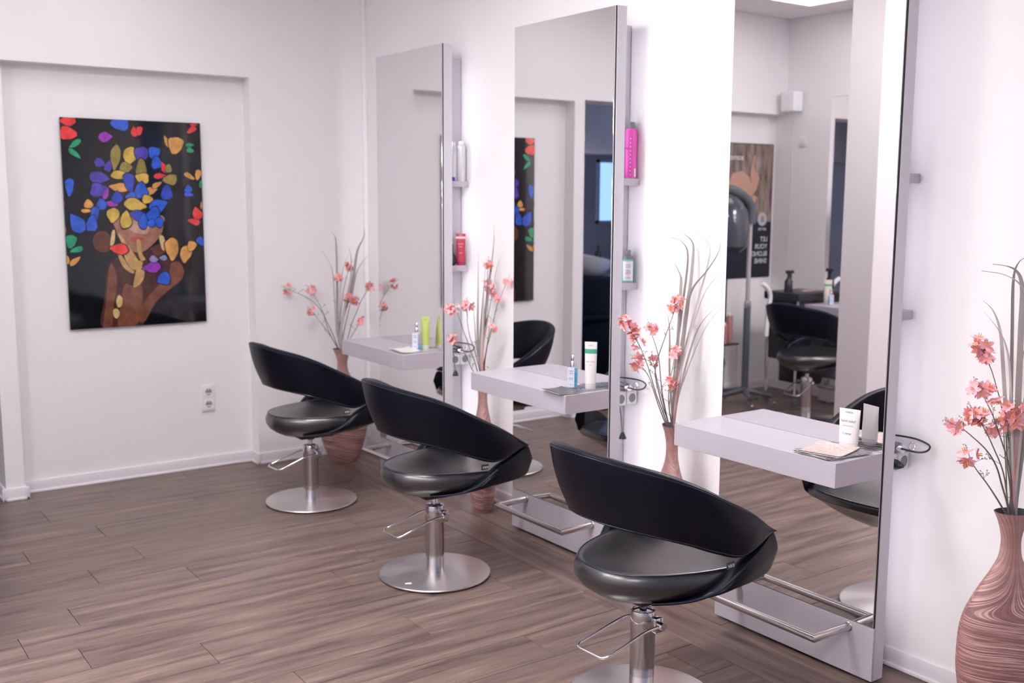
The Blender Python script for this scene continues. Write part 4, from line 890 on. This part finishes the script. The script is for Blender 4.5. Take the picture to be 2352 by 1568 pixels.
# teal bottle
t = thing('pump_bottle', 'teal pump bottle with grey head on the lower side shelf of the middle mirror', 'bottle', (.156, Y2 + .077, ZS2), R(-35))
teal = mat('teal_plastic', (.22, .52, .52), .25)
MB().lathe([(.0235, 0), (.0245, .003), (.0245, .092), (.020, .098)], n=28).build('bottle_body', teal, t)
MB().ring_loft([[(.0250 * math.cos(R(a)), .0250 * math.sin(R(a)), z) for a in range(-150, -30, 8)] for z in (.008, .090)], False, False, True, closed=False).build('label_sheet', M['white'], t)
for k, zz in enumerate((.074, .066, .050, .044, .038, .020)): MB().box(-.012, .010, -.0258, -.0250, zz, zz + .0016).build('label_line', M['grey'], t)
MB().lathe([(.021, .098), (.021, .112), (.013, .114), (.013, .134), (.010, .137)], n=24).build('pump_head', M['grey'], t)

# hair straighteners with looped cords on the socket rails
def straightener(label, ys, matl, seed, out=.0):
    t = thing('hair_straightener', label, 'hair straightener', (.125, ys, .7525), group='hair straighteners on the socket rails')
    rt = Matrix.Rotation(R(2), 4, 'X')
    for k, dz in enumerate((.010, .026)):
        sgn = -1 if k == 0 else 1
        MB().box(-.014, .014, -.015, .230, dz - .007, dz + .007, .004, 2, rot=Matrix.Rotation(R(2.0 * sgn), 4, 'X') if k else None).build('arm', matl, t)
    MB().lathe([(.014, -.030), (.013, -.012)], (0, 0, .016), 18, axis='y').build('hinge', M['chrome'], t)
    P = [(0, -.03, .016), (.004, -.05, .014), (.010, -.072 - out, .014), (.024, -.092 - out, .022), (.040, -.086 - out, .036), (.044, -.05, .046), (.028, .0, .050), (.0, .07, .050), (-.02, .14, .048)]
    c = MB().tube(spline(P, 8), .0032, 8).build('cord', M['dark'], t)
    L_ = [(.010 + .002 * math.sin(a), -.055 - .012 * math.cos(a), .028 + .012 * math.sin(a)) for a in [R(q) for q in range(0, 361, 24)]]
    MB().tube(L_, .0024, 7, cap=False).build('hanging_ring', M['chrome'], t)
    return t
strm = mat('straightener_grey', (.24, .23, .30), .25, .4)
straightener('grey hair straightener with looped cord on the rail of the farthest mirror', Y1 + .045, M['dark'], 1)
straightener('grey hair straightener with looped cord on the rail of the middle mirror', Y2 + .045, strm, 2)
straightener('grey hair straightener with looped cord on the rail of the nearest mirror', Y3 + .045, strm, 3, .01)
# plugs
def plug(label, base, hang):
    t = thing('power_plug', label, 'plug', base)
    if hang:
        MB().tube(spline([(0, .05, .19), (-.006, .01, .12), (-.004, 0, .05), (0, 0, .02)], 6), .003, 8).build('cord', M['grey'], t)
        MB().lathe([(.006, .028), (.010, .020), (.017, .004), (.017, 0)], n=16).build('plug_body', M['dark'], t)
        for s in (-.0095, .0095): MB().lathe([(.0024, -.019), (.0024, 0)], (s, 0, 0), 10).build('pin', M['chrome'], t)
    else:
        MB().lathe([(.016, 0), (.017, -.012), (.010, -.030), (.006, -.038)], n=16, axis='y').build('plug_body', M['dark'], t)
    return t
plug('dangling black plug below the socket of the middle mirror', (.085, Y2 + .01, .555), True)
plug('dangling black plug below the socket of the farthest mirror', (.080, Y1 + .01, .640), True)
plug('black plug in the socket rail of the nearest mirror', (.094, Y3 + .029, .721), False)

# ================================================================== FAR SIDE OF THE ROOM (seen in the mirrors)
# poster
def poster():
    x0, x1, z0, z1 = -3.972, -3.24, .93, 2.0; yf = NB - .012
    t = thing('wall_poster', 'hair poster with a dark lower half and white capital lettering, seen in the nearest mirror', 'poster', (x1, yf, z0))
    W0 = x1 - x0; H = z1 - z0
    pmat = mat('poster_grass_print', (.2, .15, .13), .4); nt = pmat.node_tree; tc = nd(pmat, 'ShaderNodeTexCoord'); mp = nd(pmat, 'ShaderNodeMapping'); mp.inputs['Scale'].default_value = (22, 1, 5); mp.inputs['Rotation'].default_value = (0, .25, 0)
    nz = nd(pmat, 'ShaderNodeTexNoise'); nz.inputs['Scale'].default_value = 1.; nz.inputs['Detail'].default_value = 5; cr = nd(pmat, 'ShaderNodeValToRGB'); e = cr.color_ramp.elements
    e[0].position = .3; e[0].color = (.055, .04, .04, 1); e[1].position = .72; e[1].color = (.42, .31, .26, 1)
    nt.links.new(tc.outputs['Object'], mp.inputs[0]); nt.links.new(mp.outputs[0], nz.inputs['Vector']); nt.links.new(nz.outputs['Fac'], cr.inputs[0]); nt.links.new(cr.outputs[0], nt.nodes['Principled BSDF'].inputs['Base Color'])
    MB().box(-W0, 0, 0, .01, .42 * H, H).build('poster_upper', pmat, t)
    MB().box(-W0, 0, 0, .01, 0, .42 * H).build('poster_lower', mat('poster_navy', (.008, .01, .022), .3), t)
    MB().box(-W0 - .006, .006, .008, .012, -.006, H + .006).build('frame', M['dark'], t)
    MB().box(-.42, -.12, -.001, .0, .30 * H, .55 * H, .0002).build('printed_dress', mat('poster_blue', (.01, .02, .25), .4), t)
    sk = mat('poster_skin', (.52, .30, .22), .5)
    k = 0
    for pts in ([(-.30, .55), (-.46, .62), (-.52, .72), (-.50, .80), (-.40, .85), (-.28, .83), (-.2, .7)], [(-.42, .62), (-.50, .64), (-.585, .70), (-.62, .80), (-.56, .86), (-.545, .90), (-.565, .97), (-.545, .975), (-.52, .90), (-.50, .83), (-.52, .76), (-.44, .70)], [(-.36, .52), (-.44, .52), (-.58, .60), (-.60, .64), (-.55, .66), (-.50, .60), (-.42, .60)], [(-.33, .42), (-.46, .42), (-.46, .60), (-.33, .60)]):
        k += 1; MB().add([(x * .92, -.0006 - .0001 * k, z * H * .93 + .01) for x, z in pts], [list(range(len(pts)))]).build('printed_figure', sk, t)
    MB().lathe([(.0001, -.002), (.055, -.002), (.055, -.0005)], (-W0 + .11, 0, .44 * H), 28, axis='y').build('printed_badge', mat('badge_grey', (.45, .44, .47), .5), t)
    R90 = Matrix.Rotation(math.pi / 2, 4, 'X')
    text('badge_figure', '8', .07, Matrix.Translation((-W0 + .11, -.0025, .417 * H)) @ R90, M['dark'], t)
    text('lettering', 'BETTER', .028, Matrix.Translation((-W0 + .11, -.002, .355 * H)) @ R90, M['white'], t)
    for s, z in (('LET', .270), ('YOUR', .215), ('BLONDE', .160), ('SHINE', .105)):
        text('lettering', s, .056, Matrix.Translation((-W0 + .04, -.002, z * H)) @ R90, M['white'], t, align='LEFT')
    text('lettering', 'xomox', .065, Matrix.Translation((-W0 + .45, -.002, .88 * H)) @ R90, M['white'], t)
poster()
# speaker + switch + cable
t = thing('wall_speaker', 'small white box speaker high in the far corner, seen in the nearest mirror', 'speaker', (XL, 5.70, 2.25))
MB().box(.0, .03, -.03, .03, .06, .12).build('bracket', M['white'], t); MB().box(.03, .14, -.07, .07, 0, .16, .012, 3).build('cabinet', M['white'], t); MB().lathe([(.045, .1405), (.05, .142)], (0, 0, .08), 24, axis='x').build('grille', M['ivory'], t)
MB().tube(spline([(.02, .0, .02), (.006, .03, -.1), (.006, .04, -.3), (.006, .03, -.6), (.006, .045, -1.2)], 6), .003, 6).build('cable', M['white'], t)
t = thing('wall_switch', 'small white wall switch under the speaker, seen in the nearest mirror', 'switch', (XL, 5.64, 2.02)); MB().box(0, .012, -.04, .04, -.04, .04, .003).build('plate', M['white'], t); MB().box(.012, .016, -.026, .026, -.026, .026, .002).build('rocker', M['ivory'], t)
# trolley
t = thing('salon_trolley', 'black salon trolley with drawers beside the far chair, seen in the nearest mirror', 'trolley', (-3.68, 5.36, 0))
MB().box(-.22, .20, -.17, .17, .80, .86, .008).build('tray_top', M['dark'], t); MB().box(-.17, .02, -.15, .15, .14, .80, .006).build('cabinet', M['dark'], t)
MB().box(.02, .17, -.15, .15, .34, .80, .004).build('side_bin', M['dark'], t)
for z in (.18, .32, .46, .60): 
    d = MB().box(-.165, .015, -.158, -.150, z, z + .12, .003).build('drawer', M['dark'], t); MB().box(-.10, -.04, -.166, -.158, z + .09, z + .10).build('handle', M['chrome'], d)
for x in (-.17, .17):
    for y in (-.14, .14):
        l = MB().lathe([(.009, .07), (.009, .80)], (x, y, 0), 10).build('upright', M['chrome'], t); MB().lathe([(.026, -.012), (.028, 0), (.026, .012)], (x, y, .028), 16, axis='x').build('caster', M['grey'], l)
t = thing('trigger_sprayer', 'black trigger water sprayer on the trolley top', 'bottle', (-3.56, 5.36, .86)); MB().lathe([(.03, 0), (.032, .01), (.03, .08), (.012, .11), (.012, .14)], n=20).build('bottle_body', M['dark'], t)
MB().box(-.05, .03, -.01, .01, .14, .165, .004).build('spray_head', M['dark'], t); MB().box(-.03, -.018, -.005, .005, .10, .14, .002).build('trigger', M['dark'], t)
t = thing('hair_dryer', 'white hand dryer hanging from the side of the trolley', 'hair dryer', (-3.45, 5.44, .80)); MB().tube(spline([(.03, 0, -.28), (.02, 0, -.1), (.0, 0, .03), (.05, 0, .10), (.11, 0, .13)], 5), .018, 14).build('body', M['white'], t)
MB().tube(spline([(.03, 0, -.28), (.03, .0, -.45), (.02, .0, -.62)], 5), .005, 8).build('cord', M['grey'], t)
t = thing('pink_comb', 'flat pink combs lying on the trolley top', 'comb', (-3.76, 5.36, .86)); MB().box(-.09, .09, -.05, -.02, 0, .008, .002).build('spine', mat('comb_pink', (.62, .35, .38), .5), t)
for k in range(16): MB().box(-.085 + k * .011, -.080 + k * .011, -.02, .012, .001, .005).build('tooth', bpy.data.materials['comb_pink'], t)
# hood dryer on stand
t = thing('hood_dryer', 'grey salon hood dryer on a wheeled stand, seen in the nearest mirror', 'hood dryer', (-3.22, 5.46, 0)); gr = mat('hood_grey', (.085, .095, .115), .4)
MB().lathe([(.026, .1), (.026, .78)], n=20).build('lower_pole', gr, t); MB().lathe([(.017, .78), (.017, 1.42)], n=20).build('upper_pole', mat('pole_pale', (.55, .50, .50), .3, .4), t)
MB().lathe([(.024, .74), (.028, .76), (.024, .80)], n=20).build('clamp', M['chrome'], t)
MB().tube(spline([(0, 0, 1.38), (0, .0, 1.50), (.05, .0, 1.58), (.20, .0, 1.64), (.36, 0, 1.66)], 6), [.03] * 5 + [.04] * 10 + [.05] * 10, 14).build('hood_arm', gr, t) if False else MB().tube(spline([(0, 0, 1.38), (0, .0, 1.48), (.05, .0, 1.56), (.18, .0, 1.62), (.32, 0, 1.64)], 6), .038, 14).build('hood_arm', gr, t)
MB().lathe([(.13, 1.18), (.17, 1.22), (.185, 1.35), (.165, 1.48), (.10, 1.57), (.02, 1.61)], (.28, 0, 0), 28, cap0=False).build('hood', mat('hood_smoke', (.05, .055, .07), .15), t)
for k in range(5):
    a = 2 * math.pi * k / 5 + .3; e = Vector((math.cos(a) * .21, math.sin(a) * .21, .08)); lg = MB().tube([(0, 0, .12), (e.x * .5, e.y * .5, .10), e], [.024, .02, .018], 10).build('leg', gr, t)
    MB().lathe([(.024, -.014), (.027, 0), (.024, .014)], (e.x, e.y, .030), 16, axis='x').build('caster', M['chrome'], lg)
# product rack
t = thing('product_rack', 'low black wire rack holding pink bottles by the hood dryer', 'rack', (-3.31, 5.80, 0))
MB().box(-.12, .12, -.08, .08, .42, .43).build('tray', M['dark'], t); MB().box(-.12, .12, .07, .08, .43, .95).build('back_panel', M['dark'], t)
for x in (-.11, .11):
    for y in (-.07, .07): MB().lathe([(.006, 0), (.006, .43)], (x, y, 0), 8).build('leg', M['chrome'], t)
pk = mat('bottle_rose', (.50, .22, .22), .4)
can('tall rose bottle on the wire rack, seen in the nearest mirror', (-3.37, 5.775, .431), .026, .24, pk, M['white'], .02, .5, 'shampoo_bottle', 'bottle')
can('short rose bottle on the wire rack, seen in the nearest mirror', (-3.305, 5.765, .431), .024, .17, pk, M['white'], .02, .5, 'shampoo_bottle', 'bottle')
can('pale silver bottle on the wire rack, seen in the nearest mirror', (-3.24, 5.775, .431), .026, .19, silver, M['white'], .02, .5, 'shampoo_bottle', 'bottle')
# backwash unit in the back room
t = thing('backwash_unit', 'black backwash seat with a white basin in the back room, seen in the middle mirror', 'wash basin', (-2.95, 7.0, 0))
MB().box(-.9, .6, -.12, .35, .02, .90, .03, 3).build('seat_body', M['leather'], t)
MB().box(-.9, .6, -.17, -.11, .52, .58, .02, 3).build('armrest', M['leather'], t)
b = MB(); n = 28; rings = []
for a, bb_, z, dx in ((.10, .10, .88, 0), (.20, .19, .93, 0), (.27, .25, 1.00, 0), (.29, .27, 1.06, 0), (.27, .25, 1.07, 0), (.22, .20, 1.03, 0), (.12, .1, .96, 0), (.02, .02, .95, 0)):
    rings.append([(dx + a * math.cos(2 * math.pi * k / n), .15 + bb_ * math.sin(2 * math.pi * k / n), z + .05 * (math.cos(2 * math.pi * k / n))) for k in range(n)])
b.ring_loft(rings).build('basin', M['white'], t)
MB().tube(spline([(.12, .1, .96), (.14, .1, 1.10), (.06, .1, 1.14), (.0, .1, 1.06)], 6), .012, 10).build('tap', M['chrome'], t)
MB().lathe([(.03, 1.0), (.03, 1.08), (.012, 1.11), (.012, 1.15)], (-.25, .2, 0), 16).build('bottle', M['dark'], t)
print('objects', len(bpy.data.objects))
